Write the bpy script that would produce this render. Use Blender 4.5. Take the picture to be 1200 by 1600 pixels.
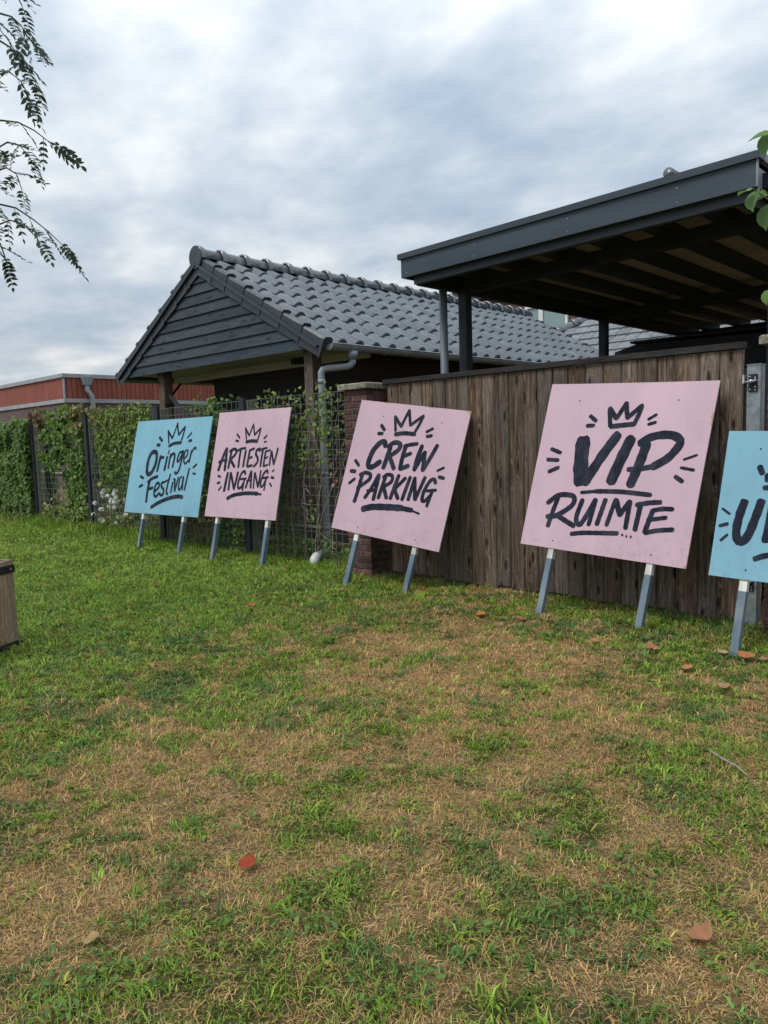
import bpy, math, random
import numpy as np
from mathutils import Vector, Matrix

for _o in list(bpy.data.objects):
    bpy.data.objects.remove(_o)
scn = bpy.context.scene
COL = scn.collection
random.seed(7)
RNG = np.random.default_rng(11)
R = math.radians

# ------------------------------------------------------------------ camera
H = 1.40
ROWS = ((0.72325, 0.68989, -0.03103), (0.04608, -0.09303, -0.99460), (-0.68905, 0.71791, -0.09908))
cam_d = bpy.data.cameras.new('camera')
cam_d.sensor_fit = 'VERTICAL'
cam_d.sensor_height = 36.0
cam_d.lens = 1150.0 / 1600.0 * 36.0
cam_d.clip_start = 0.05
cam_d.clip_end = 2000.0
cam = bpy.data.objects.new('camera', cam_d)
COL.objects.link(cam)
r0, r1, r2 = ROWS
cam.matrix_world = Matrix(((r0[0], -r1[0], -r2[0], 0.0), (r0[1], -r1[1], -r2[1], 0.0),
                           (r0[2], -r1[2], -r2[2], H), (0, 0, 0, 1)))
scn.camera = cam
scn.render.resolution_x, scn.render.resolution_y = 768, 1024

# ------------------------------------------------------------------ sky, sun, exposure
SUN_AZ = Vector((-0.35, -0.94, 0)).normalized()
SUN_EL = R(57)
world = bpy.data.worlds.new('World')
scn.world = world
world.use_nodes = True
wn, wl = world.node_tree.nodes, world.node_tree.links
wn.clear()

def N(nodes, kind, **kw):
    n = nodes.new(kind)
    for k, v in kw.items():
        if k.startswith('i_'):
            n.inputs[k[2:].replace('_', ' ')].default_value = v
        else:
            setattr(n, k, v)
    return n

def ramp(nodes, stops, interp='LINEAR'):
    n = nodes.new('ShaderNodeValToRGB')
    n.color_ramp.interpolation = interp
    el = n.color_ramp.elements
    while len(el) < len(stops):
        el.new(0.5)
    for e, (p, c) in zip(el, stops):
        e.position = p
        e.color = c if len(c) == 4 else (c[0], c[1], c[2], 1)
    return n

def mathn(nodes, links, op, a, b=None, c=None, clamp=False):
    n = nodes.new('ShaderNodeMath')
    n.operation = op
    n.use_clamp = clamp
    for i, v in enumerate((a, b, c)):
        if v is None:
            continue
        if isinstance(v, (int, float)):
            n.inputs[i].default_value = v
        else:
            links.new(v, n.inputs[i])
    return n.outputs[0]

sky = N(wn, 'ShaderNodeTexSky', sky_type='NISHITA', sun_disc=False, sun_elevation=SUN_EL,
        sun_rotation=math.atan2(SUN_AZ.x, SUN_AZ.y), air_density=1.0, dust_density=1.5, ozone_density=1.2)
tc = N(wn, 'ShaderNodeTexCoord')
sep = N(wn, 'ShaderNodeSeparateXYZ')
wl.new(tc.outputs['Generated'], sep.inputs[0])
zc = mathn(wn, wl, 'MAXIMUM', sep.outputs['Z'], 0.0)
den = mathn(wn, wl, 'ADD', zc, 0.16)
px = mathn(wn, wl, 'DIVIDE', sep.outputs['X'], den)
py = mathn(wn, wl, 'DIVIDE', sep.outputs['Y'], den)
cmb = N(wn, 'ShaderNodeCombineXYZ')
wl.new(px, cmb.inputs[0]); wl.new(py, cmb.inputs[1])
n_big = N(wn, 'ShaderNodeTexNoise', i_Scale=0.9, i_Detail=7.0, i_Roughness=0.50, i_Distortion=0.1)
n_mid = N(wn, 'ShaderNodeTexNoise', i_Scale=2.4, i_Detail=9.0, i_Roughness=0.56, i_Distortion=0.0)
wl.new(cmb.outputs[0], n_big.inputs['Vector'])
mp = N(wn, 'ShaderNodeMapping')
mp.inputs['Location'].default_value = (3.7, 1.9, 0.4)
mp.inputs['Rotation'].default_value = (0, 0, 0.6)
mp.inputs['Scale'].default_value = (1.0, 1.3, 1.0)
wl.new(cmb.outputs[0], mp.inputs['Vector'])
wl.new(mp.outputs[0], n_mid.inputs['Vector'])
mixn = mathn(wn, wl, 'MULTIPLY_ADD', n_mid.outputs['Fac'], 0.50, mathn(wn, wl, 'MULTIPLY', n_big.outputs['Fac'], 0.50))
c_ramp = ramp(wn, [(p, tuple(v / 8.0 for v in c)) for p, c in (
    (0.33, (2.55, 3.25, 4.05)), (0.43, (3.40, 4.05, 4.75)), (0.51, (4.30, 4.8, 5.3)), (0.58, (5.5, 5.8, 6.05)), (0.69, (7.1, 7.1, 7.1)))])
wl.new(mixn, c_ramp.inputs[0])
grad = mathn(wn, wl, 'MULTIPLY_ADD', zc, 7.0, 6.0)          # overcast sky: zenith brighter than horizon
c_mul = N(wn, 'ShaderNodeVectorMath', operation='SCALE')
wl.new(c_ramp.outputs['Color'], c_mul.inputs[0]); wl.new(grad, c_mul.inputs['Scale'])
cov = ramp(wn, [(0.33, (0.80,) * 3), (0.50, (1.0,) * 3)])
wl.new(mixn, cov.inputs[0])
skymix = N(wn, 'ShaderNodeMix', data_type='RGBA')
wl.new(cov.outputs['Color'], skymix.inputs['Factor'])
wl.new(sky.outputs[0], skymix.inputs[6]); wl.new(c_mul.outputs[0], skymix.inputs[7])
bg = N(wn, 'ShaderNodeBackground', i_Strength=0.10)
wl.new(skymix.outputs[2], bg.inputs['Color'])
wo = N(wn, 'ShaderNodeOutputWorld')
wl.new(bg.outputs[0], wo.inputs['Surface'])

sun_d = bpy.data.lights.new('sun', 'SUN')
sun_d.energy = 1.5
sun_d.angle = R(20)
sun_d.color = (1.0, 0.965, 0.91)
sun = bpy.data.objects.new('sun', sun_d)
COL.objects.link(sun)
sdir = Vector((SUN_AZ.x * math.cos(SUN_EL), SUN_AZ.y * math.cos(SUN_EL), math.sin(SUN_EL)))
sun.rotation_euler = sdir.to_track_quat('Z', 'Y').to_euler()
sun.location = (0, -4, 12)

scn.render.engine = 'CYCLES'
vs = scn.view_settings
vs.view_transform = 'Standard'
vs.look = 'None'
vs.exposure = 0.63
vs.gamma = 1.0
vs.use_curve_mapping = False

# ------------------------------------------------------------------ materials
MATS = {}

def new_mat(name):
    m = bpy.data.materials.new(name)
    m.use_nodes = True
    nt = m.node_tree
    nt.nodes.clear()
    out = nt.nodes.new('ShaderNodeOutputMaterial')
    b = nt.nodes.new('ShaderNodeBsdfPrincipled')
    nt.links.new(b.outputs[0], out.inputs[0])
    MATS[name] = m
    return m, nt.nodes, nt.links, b

def noise_mat(name, c1, c2, scale=8.0, rough=0.7, stretch=(1, 1, 1), bump=0.15, bscale=None, detail=6.0,
              rnd=0.0, spec=0.3, coat=0.0, metal=0.0, lo=0.35, hi=0.65, bdist=0.01, c3=None, s3=2.0):
    m, n, l, b = new_mat(name)
    tc = n.new('ShaderNodeTexCoord')
    mp = n.new('ShaderNodeMapping')
    mp.inputs['Scale'].default_value = stretch
    l.new(tc.outputs['Object'], mp.inputs['Vector'])
    oi = n.new('ShaderNodeObjectInfo')
    if rnd:
        ad = n.new('ShaderNodeVectorMath'); ad.operation = 'SCALE'
        ad.inputs[0].default_value = (17.0, 31.0, 23.0)
        l.new(oi.outputs['Random'], ad.inputs['Scale'])
        l.new(ad.outputs[0], mp.inputs['Location'])
    ns = n.new('ShaderNodeTexNoise')
    ns.inputs['Scale'].default_value = scale
    ns.inputs['Detail'].default_value = detail
    ns.inputs['Roughness'].default_value = 0.6
    l.new(mp.outputs[0], ns.inputs['Vector'])
    rp = ramp(n, [(lo, c1), (hi, c2)])
    l.new(ns.outputs['Fac'], rp.inputs[0])
    col = rp.outputs['Color']
    if c3:
        n3 = n.new('ShaderNodeTexNoise'); n3.inputs['Scale'].default_value = s3
        n3.inputs['Detail'].default_value = 5
        l.new(mp.outputs[0], n3.inputs['Vector'])
        r3 = ramp(n, [(0.48, (0, 0, 0)), (0.66, (1, 1, 1))])
        l.new(n3.outputs['Fac'], r3.inputs[0])
        mx = n.new('ShaderNodeMix'); mx.data_type = 'RGBA'
        l.new(r3.outputs['Color'], mx.inputs['Factor'])
        l.new(col, mx.inputs[6]); mx.inputs[7].default_value = (*c3, 1)
        col = mx.outputs[2]
    if rnd:
        hs = n.new('ShaderNodeHueSaturation')
        l.new(col, hs.inputs['Color'])
        mr = n.new('ShaderNodeMapRange')
        mr.inputs['To Min'].default_value = 1.0 - rnd
        mr.inputs['To Max'].default_value = 1.0 + rnd
        l.new(oi.outputs['Random'], mr.inputs['Value'])
        l.new(mr.outputs[0], hs.inputs['Value'])
        col = hs.outputs['Color']
    l.new(col, b.inputs['Base Color'])
    b.inputs['Roughness'].default_value = rough
    b.inputs['Specular IOR Level'].default_value = spec
    b.inputs['Metallic'].default_value = metal
    b.inputs['Coat Weight'].default_value = coat
    if bump:
        bn = n.new('ShaderNodeTexNoise')
        bn.inputs['Scale'].default_value = bscale or scale * 3
        bn.inputs['Detail'].default_value = 5
        l.new(mp.outputs[0], bn.inputs['Vector'])
        bp = n.new('ShaderNodeBump')
        bp.inputs['Strength'].default_value = bump
        bp.inputs['Distance'].default_value = bdist
        l.new(bn.outputs['Fac'], bp.inputs['Height'])
        l.new(bp.outputs[0], b.inputs['Normal'])
    return m

def wood_mat(name, cols, rnd=0.28, rough=0.85, along='Z', grain=60.0, knots=True):
    """weathered timber: grain stretched along one axis, knots, a tint per object"""
    m, n, l, b = new_mat(name)
    tc = n.new('ShaderNodeTexCoord')
    oi = n.new('ShaderNodeObjectInfo')
    off = n.new('ShaderNodeVectorMath'); off.operation = 'SCALE'
    off.inputs[0].default_value = (13.0, 29.0, 41.0)
    l.new(oi.outputs['Random'], off.inputs['Scale'])
    mp = n.new('ShaderNodeMapping')
    st = {'Z': (1, 1, 0.05), 'X': (0.05, 1, 1), 'Y': (1, 0.05, 1)}[along]
    mp.inputs['Scale'].default_value = st
    l.new(tc.outputs['Object'], mp.inputs['Vector']); l.new(off.outputs[0], mp.inputs['Location'])
    # knots bend the grain
    mk = n.new('ShaderNodeMapping')
    sk = {'Z': (6.5, 6.5, 1.9), 'X': (1.7, 5.5, 5.5), 'Y': (5.5, 1.7, 5.5)}[along]
    mk.inputs['Scale'].default_value = sk
    l.new(tc.outputs['Object'], mk.inputs['Vector']); l.new(off.outputs[0], mk.inputs['Location'])
    vo = n.new('ShaderNodeTexVoronoi'); vo.inputs['Scale'].default_value = 1.0
    vo.voronoi_dimensions = '2D'
    ks = n.new('ShaderNodeSeparateXYZ'); kc = n.new('ShaderNodeCombineXYZ')
    l.new(mk.outputs[0], ks.inputs[0])
    l.new(ks.outputs['Y' if along == 'Y' else 'X'], kc.inputs[0]); l.new(ks.outputs['Z'], kc.inputs[1])
    l.new(kc.outputs[0], vo.inputs['Vector'])
    kn = ramp(n, [(0.05, (1, 1, 1)), (0.32, (0, 0, 0))])
    l.new(vo.outputs['Distance'], kn.inputs[0])
    dis = n.new('ShaderNodeVectorMath'); dis.operation = 'SCALE'
    dis.inputs[0].default_value = (0.05, 0.05, 0.0) if along == 'Z' else (0.0, 0.03, 0.05)
    l.new(kn.outputs['Color'], dis.inputs['Scale'])
    ad = n.new('ShaderNodeVectorMath'); ad.operation = 'ADD'
    l.new(mp.outputs[0], ad.inputs[0]); l.new(dis.outputs[0], ad.inputs[1])
    ns = n.new('ShaderNodeTexNoise'); ns.inputs['Scale'].default_value = grain
    ns.inputs['Detail'].default_value = 7; ns.inputs['Roughness'].default_value = 0.68
    l.new(ad.outputs[0], ns.inputs['Vector'])
    rp = ramp(n, [(0.28, cols[0]), (0.5, cols[1]), (0.72, cols[2])])
    l.new(ns.outputs['Fac'], rp.inputs[0])
    col = rp.outputs['Color']
    # broad weathering patches
    n2 = n.new('ShaderNodeTexNoise'); n2.inputs['Scale'].default_value = 2.2; n2.inputs['Detail'].default_value = 6
    m2 = n.new('ShaderNodeMapping'); m2.inputs['Scale'].default_value = {'Z': (2.5, 2.5, .6), 'X': (.6, 2.5, 2.5), 'Y': (2.5, .6, 2.5)}[along]
    l.new(tc.outputs['Object'], m2.inputs['Vector']); l.new(off.outputs[0], m2.inputs['Location'])
    l.new(m2.outputs[0], n2.inputs['Vector'])
    r2_ = ramp(n, [(0.40, (0, 0, 0)), (0.68, (1, 1, 1))])
    l.new(n2.outputs['Fac'], r2_.inputs[0])
    mx = n.new('ShaderNodeMix'); mx.data_type = 'RGBA'
    fm = mathn(n, l, 'MULTIPLY', r2_.outputs['Color'], 0.7)
    l.new(fm, mx.inputs['Factor']); l.new(col, mx.inputs[6])
    mx.inputs[7].default_value = (*cols[3], 1)
    col = mx.outputs[2]
    if knots:
        k2 = ramp(n, [(0.05, (1, 1, 1)), (0.12, (0, 0, 0))])
        l.new(vo.outputs['Distance'], k2.inputs[0])
        mk2 = n.new('ShaderNodeMix'); mk2.data_type = 'RGBA'
        fk = mathn(n, l, 'MULTIPLY', k2.outputs['Color'], 0.85)
        l.new(fk, mk2.inputs['Factor']); l.new(col, mk2.inputs[6])
        mk2.inputs[7].default_value = (cols[0][0] * .45, cols[0][1] * .42, cols[0][2] * .4, 1)
        col = mk2.outputs[2]
    nf = n.new('ShaderNodeTexNoise'); nf.inputs['Scale'].default_value = grain * 4.5; nf.inputs['Detail'].default_value = 4
    l.new(ad.outputs[0], nf.inputs['Vector'])
    rf = ramp(n, [(0.34, (0.45,) * 3), (0.62, (1.25,) * 3)])
    l.new(nf.outputs['Fac'], rf.inputs[0])
    mf = n.new('ShaderNodeMix'); mf.data_type = 'RGBA'; mf.blend_type = 'MULTIPLY'; mf.inputs['Factor'].default_value = .8
    l.new(col, mf.inputs[6]); l.new(rf.outputs['Color'], mf.inputs[7])
    col = mf.outputs[2]
    hs = n.new('ShaderNodeHueSaturation')
    l.new(col, hs.inputs['Color'])
    mr = n.new('ShaderNodeMapRange')
    mr.inputs['To Min'].default_value = 1.0 - rnd; mr.inputs['To Max'].default_value = 1.0 + rnd
    l.new(oi.outputs['Random'], mr.inputs['Value']); l.new(mr.outputs[0], hs.inputs['Value'])
    fr = mathn(n, l, 'FRACT', mathn(n, l, 'MULTIPLY', oi.outputs['Random'], 7.31))
    ms = n.new('ShaderNodeMapRange'); ms.inputs['To Min'].default_value = 0.75; ms.inputs['To Max'].default_value = 1.2
    l.new(fr, ms.inputs['Value']); l.new(ms.outputs[0], hs.inputs['Saturation'])
    l.new(hs.outputs['Color'], b.inputs['Base Color'])
    b.inputs['Roughness'].default_value = rough
    b.inputs['Specular IOR Level'].default_value = 0.2
    bp = n.new('ShaderNodeBump'); bp.inputs['Strength'].default_value = 0.5; bp.inputs['Distance'].default_value = 0.004
    l.new(ns.outputs['Fac'], bp.inputs['Height']); l.new(bp.outputs[0], b.inputs['Normal'])
    return m

def leaf_mat(name, rough=0.55, trans=0.35, spec=0.35):
    """leaf and grass blades: their own colour is stored per leaf"""
    m, n, l, b = new_mat(name)
    at = n.new('ShaderNodeAttribute'); at.attribute_name = 'Col'
    l.new(at.outputs['Color'], b.inputs['Base Color'])
    b.inputs['Roughness'].default_value = rough
    b.inputs['Specular IOR Level'].default_value = spec
    tr = n.new('ShaderNodeBsdfTranslucent')
    l.new(at.outputs['Color'], tr.inputs['Color'])
    mx = n.new('ShaderNodeMixShader'); mx.inputs[0].default_value = trans
    l.new(b.outputs[0], mx.inputs[1]); l.new(tr.outputs[0], mx.inputs[2])
    out = [q for q in n if q.type == 'OUTPUT_MATERIAL'][0]
    l.new(mx.outputs[0], out.inputs[0])
    return m

def brick_mat(name, c1, c2, mortar, axis='XZ', scale=1.0, rough=0.85):
    m, n, l, b = new_mat(name)
    tc = n.new('ShaderNodeTexCoord')
    sp = n.new('ShaderNodeSeparateXYZ'); l.new(tc.outputs['Object'], sp.inputs[0])
    cm = n.new('ShaderNodeCombineXYZ')
    l.new(mathn(n, l, 'ADD', sp.outputs['X'], sp.outputs['Y']), cm.inputs[0]); l.new(sp.outputs['Z'], cm.inputs[1])
    br = n.new('ShaderNodeTexBrick')
    br.inputs['Color1'].default_value = (*c1, 1); br.inputs['Color2'].default_value = (*c2, 1)
    br.inputs['Mortar'].default_value = (*mortar, 1)
    br.inputs['Scale'].default_value = scale
    br.inputs['Brick Width'].default_value = 0.22; br.inputs['Row Height'].default_value = 0.0625
    br.inputs['Mortar Size'].default_value = 0.006
    l.new(cm.outputs[0], br.inputs['Vector'])
    l.new(br.outputs['Color'], b.inputs['Base Color'])
    b.inputs['Roughness'].default_value = rough
    bp = n.new('ShaderNodeBump'); bp.inputs['Strength'].default_value = 0.6; bp.inputs['Distance'].default_value = 0.006
    inv = mathn(n, l, 'SUBTRACT', 1.0, br.outputs['Fac'])
    l.new(inv, bp.inputs['Height']); l.new(bp.outputs[0], b.inputs['Normal'])
    return m

def sign_paint(name, c, dirt):
    """rolled-on paint: uneven coat, roller stipple, scuffs, specks and mud splashed up from the grass"""
    m, n, l, b = new_mat(name)
    tc = n.new('ShaderNodeTexCoord'); oi = n.new('ShaderNodeObjectInfo')
    off = n.new('ShaderNodeVectorMath'); off.operation = 'SCALE'; off.inputs[0].default_value = (11.0, 7.0, 5.0)
    l.new(oi.outputs['Random'], off.inputs['Scale'])
    mp = n.new('ShaderNodeMapping'); l.new(tc.outputs['Object'], mp.inputs['Vector']); l.new(off.outputs[0], mp.inputs['Location'])
    def nz(scale, detail, st=(1, 1, 1), rough=.6):
        q = n.new('ShaderNodeTexNoise'); q.inputs['Scale'].default_value = scale; q.inputs['Detail'].default_value = detail; q.inputs['Roughness'].default_value = rough
        mm = n.new('ShaderNodeMapping'); mm.inputs['Scale'].default_value = st; l.new(mp.outputs[0], mm.inputs['Vector']); l.new(mm.outputs[0], q.inputs['Vector'])
        return q.outputs['Fac']
    def mix(fac, colA, colB, k):
        x = n.new('ShaderNodeMix'); x.data_type = 'RGBA'
        l.new(mathn(n, l, 'MULTIPLY', fac, k), x.inputs['Factor']); l.new(colA, x.inputs[6]); x.inputs[7].default_value = (*colB, 1)
        return x.outputs[2]
    r1_ = ramp(n, [(.32, tuple(v * .93 for v in c)), (.68, tuple(min(1, v * 1.07) for v in c))])
    l.new(nz(2.4, 7, (1.0, 1.0, .45)), r1_.inputs[0])
    col = r1_.outputs['Color']
    f1 = ramp(n, [(.54, (0, 0, 0)), (.74, (1, 1, 1))]); l.new(nz(7, 8, (1, 1, .35), .7), f1.inputs[0])
    col = mix(f1.outputs['Color'], col, tuple(v * .78 for v in c), .40)
    f2 = ramp(n, [(.735, (0, 0, 0)), (.76, (1, 1, 1))]); l.new(nz(48, 3), f2.inputs[0])
    col = mix(f2.outputs['Color'], col, (.06, .05, .045), .55)
    f3 = ramp(n, [(.50, (0, 0, 0)), (.70, (1, 1, 1))]); l.new(nz(16, 8, (1, 1, 1), .75), f3.inputs[0])
    sp = n.new('ShaderNodeSeparateXYZ'); l.new(tc.outputs['Object'], sp.inputs[0])
    lowm = n.new('ShaderNodeMapRange'); lowm.inputs['From Min'].default_value = .78; lowm.inputs['From Max'].default_value = .40
    l.new(sp.outputs['Z'], lowm.inputs['Value'])
    col = mix(mathn(n, l, 'MULTIPLY', f3.outputs['Color'], lowm.outputs[0]), col, dirt, .60)
    l.new(col, b.inputs['Base Color'])
    rr = n.new('ShaderNodeMapRange'); rr.inputs['To Min'].default_value = .5; rr.inputs['To Max'].default_value = .8
    l.new(nz(3.5, 5), rr.inputs['Value']); l.new(rr.outputs[0], b.inputs['Roughness'])
    b.inputs['Specular IOR Level'].default_value = .3
    bp = n.new('ShaderNodeBump'); bp.inputs['Strength'].default_value = .25; bp.inputs['Distance'].default_value = .003
    l.new(nz(110, 3), bp.inputs['Height']); l.new(bp.outputs[0], b.inputs['Normal'])
sign_paint('pink_paint', (0.520, 0.362, 0.425), (.22, .18, .14))
sign_paint('blue_paint', (0.190, 0.395, 0.500), (.16, .17, .14))
noise_mat('ink', (0.009, 0.012, 0.022), (0.022, 0.026, 0.042), 22.0, rough=0.75, bump=0.15, spec=0.12, stretch=(1, 1, .4), c3=(0.034, 0.037, 0.055), s3=12.0)
noise_mat('bare_edge', (0.30, 0.22, 0.15), (0.42, 0.32, 0.22), 30.0)
noise_mat('white_leg', (0.55, 0.54, 0.52), (0.74, 0.73, 0.70), 14.0, rough=0.7, rnd=0.05, c3=(0.42, 0.41, 0.38), s3=9.0)
noise_mat('blue_grey_leg', (0.085, 0.125, 0.165), (0.145, 0.195, 0.245), 10.0, rough=0.65, stretch=(1, 1, 0.3), rnd=0.1, c3=(0.20, 0.24, 0.27), s3=7.0)
wood_mat('fence_wood', [(0.018, 0.011, 0.007), (0.108, 0.073, 0.050), (0.32, 0.238, 0.178), (0.190, 0.156, 0.128)], rnd=0.28, grain=46.0)
wood_mat('dark_cap', [(0.012, 0.011, 0.011), (0.03, 0.027, 0.026), (0.06, 0.055, 0.052), (0.04, 0.04, 0.04)], along='X', knots=False, rnd=0.1)
wood_mat('post_wood', [(0.05, 0.032, 0.022), (0.12, 0.082, 0.058), (0.20, 0.15, 0.11), (0.14, 0.11, 0.085)], rnd=0.15)
wood_mat('grey_post_wood', [(0.10, 0.095, 0.075), (0.19, 0.18, 0.14), (0.28, 0.27, 0.22), (0.16, 0.18, 0.11)], rnd=0.15)
wood_mat('bin_wood', [(0.15, 0.092, 0.048), (0.28, 0.19, 0.105), (0.40, 0.29, 0.175), (0.30, 0.23, 0.15)], rnd=0.12)
noise_mat('black_batten', (0.018, 0.021, 0.026), (0.042, 0.047, 0.055), 12.0, rough=0.7, stretch=(1, 1, .1), rnd=0.2)
wood_mat('gable_black', [(0.016, 0.023, 0.032), (0.034, 0.045, 0.058), (0.066, 0.082, 0.100), (0.05, 0.062, 0.076)], along='X', rnd=0.16, rough=0.55)
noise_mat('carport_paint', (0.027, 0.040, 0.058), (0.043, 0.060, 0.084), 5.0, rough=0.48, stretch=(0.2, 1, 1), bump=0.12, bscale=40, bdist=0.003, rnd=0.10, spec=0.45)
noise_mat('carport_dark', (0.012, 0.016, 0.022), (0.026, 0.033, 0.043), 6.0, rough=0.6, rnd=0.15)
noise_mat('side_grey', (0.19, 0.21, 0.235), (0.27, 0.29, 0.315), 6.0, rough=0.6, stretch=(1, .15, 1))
noise_mat('roof_board', (0.26, 0.235, 0.205), (0.38, 0.345, 0.30), 22.0, rough=0.9, rnd=0.2)
noise_mat('roof_tile', (0.064, 0.074, 0.087), (0.094, 0.106, 0.121), 4.0, rough=0.19, bump=0.08, bscale=70, bdist=0.001, rnd=0.20, spec=1.0, c3=(0.098, 0.110, 0.118), s3=5.0)
noise_mat('verge_tile', (0.024, 0.031, 0.041), (0.040, 0.049, 0.062), 5.0, rough=0.32, rnd=0.12, spec=0.4)
noise_mat('pale_tile', (0.10, 0.112, 0.125), (0.17, 0.185, 0.20), 6.0, rough=0.42, rnd=0.22, spec=0.5)
noise_mat('soffit', (0.42, 0.42, 0.38), (0.52, 0.51, 0.46), 4.0, rough=0.7, rnd=0.06)
noise_mat('zinc', (0.24, 0.275, 0.30), (0.36, 0.39, 0.415), 7.0, rough=0.36, metal=0.35, spec=0.5, bump=0.05)
noise_mat('pvc_grey', (0.235, 0.27, 0.295), (0.30, 0.335, 0.36), 5.0, rough=0.42, stretch=(1, 1, .25), c3=(0.20, 0.22, 0.22), s3=4.0)
noise_mat('pale_pvc', (0.46, 0.48, 0.47), (0.58, 0.60, 0.59), 9.0, rough=0.5)
noise_mat('dark_pvc', (0.10, 0.125, 0.15), (0.14, 0.17, 0.195), 5.0, rough=0.45)
noise_mat('galvanised', (0.20, 0.235, 0.255), (0.36, 0.40, 0.43), 16.0, rough=0.45, metal=0.45, spec=0.5, bump=0.05, c3=(0.30, 0.335, 0.35), s3=30.0)
noise_mat('bright_steel', (0.60, 0.62, 0.63), (0.8, 0.81, 0.82), 20.0, rough=0.28, metal=0.9)
noise_mat('black_steel', (0.010, 0.011, 0.012), (0.025, 0.026, 0.028), 20.0, rough=0.45)
noise_mat('wire', (0.16, 0.17, 0.18), (0.27, 0.285, 0.29), 40.0, rough=0.45, metal=0.5, bump=0)
noise_mat('brick', (0.055, 0.028, 0.026), (0.155, 0.066, 0.055), 22.0, rough=0.85, bump=0.5, bscale=55, rnd=0.42, bdist=0.006, c3=(0.085, 0.062, 0.062), s3=9.0)
noise_mat('mortar', (0.085, 0.078, 0.072), (0.13, 0.12, 0.11), 40.0, rough=0.95)
noise_mat('cap_concrete', (0.12, 0.115, 0.085), (0.36, 0.345, 0.29), 55.0, rough=0.95, bump=0.6, bdist=0.006, c3=(0.10, 0.11, 0.06), s3=14.0)
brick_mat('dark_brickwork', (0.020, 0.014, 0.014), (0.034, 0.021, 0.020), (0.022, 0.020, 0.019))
brick_mat('school_brickwork', (0.085, 0.050, 0.050), (0.135, 0.078, 0.074), (0.13, 0.12, 0.115))
brick_mat('house_brickwork', (0.085, 0.040, 0.036), (0.12, 0.055, 0.048), (0.12, 0.11, 0.10))
noise_mat('red_cladding', (0.215, 0.064, 0.043), (0.30, 0.092, 0.062), 5.0, rough=0.6, stretch=(3, 3, .3), rnd=0.10, bump=0.1)
noise_mat('red_backing', (0.10, 0.028, 0.02), (0.14, 0.035, 0.025), 5.0)
noise_mat('grey_trim', (0.28, 0.29, 0.305), (0.36, 0.37, 0.385), 3.0, rough=0.6)
noise_mat('white_trim', (0.62, 0.63, 0.62), (0.74, 0.75, 0.74), 4.0, rough=0.5)
noise_mat('pane', (0.19, 0.27, 0.28), (0.23, 0.315, 0.32), 1.2, rough=0.08, bump=0, spec=0.6)
noise_mat('weathered_white', (0.42, 0.42, 0.38), (0.66, 0.66, 0.62), 14.0, rough=0.8)
noise_mat('bark', (0.055, 0.045, 0.036), (0.14, 0.12, 0.10), 16.0, rough=0.9, stretch=(1, 1, .25), bump=0.6)
noise_mat('twig', (0.07, 0.055, 0.045), (0.13, 0.105, 0.085), 30.0, rough=0.8, bump=0)
noise_mat('vine_stem', (0.16, 0.135, 0.10), (0.30, 0.26, 0.21), 30.0, rough=0.85, bump=0)
noise_mat('hedge_core', (0.012, 0.02, 0.008), (0.03, 0.042, 0.018), 9.0, rough=0.9)
leaf_mat('leaves'); leaf_mat('grass_blades', rough=0.6, trans=0.25, spec=0.25)
leaf_mat('dry_leaf', rough=0.75, trans=0.2, spec=0.2)
leaf_mat('petal', rough=0.7, trans=0.3)

def ground_mat():
    m, n, l, b = new_mat('turf')
    at = n.new('ShaderNodeAttribute'); at.attribute_name = 'Col'
    tc = n.new('ShaderNodeTexCoord')
    ns = n.new('ShaderNodeTexNoise'); ns.inputs['Scale'].default_value = 60; ns.inputs['Detail'].default_value = 8
    ns.inputs['Roughness'].default_value = 0.7
    l.new(tc.outputs['Object'], ns.inputs['Vector'])
    rp = ramp(n, [(0.3, (0.45,) * 3), (0.7, (1.55,) * 3)])
    l.new(ns.outputs['Fac'], rp.inputs[0])
    mx = n.new('ShaderNodeMix'); mx.data_type = 'RGBA'; mx.blend_type = 'MULTIPLY'
    mx.inputs['Factor'].default_value = 1.0
    l.new(at.outputs['Color'], mx.inputs[6]); l.new(rp.outputs['Color'], mx.inputs[7])
    l.new(mx.outputs[2], b.inputs['Base Color'])
    b.inputs['Roughness'].default_value = 0.95
    b.inputs['Specular IOR Level'].default_value = 0.1
    bp = n.new('ShaderNodeBump'); bp.inputs['Strength'].default_value = 0.8; bp.inputs['Distance'].default_value = 0.02
    l.new(ns.outputs['Fac'], bp.inputs['Height']); l.new(bp.outputs[0], b.inputs['Normal'])
ground_mat()

# ------------------------------------------------------------------ helpers
def V(*a):
    return Vector(a)

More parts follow.
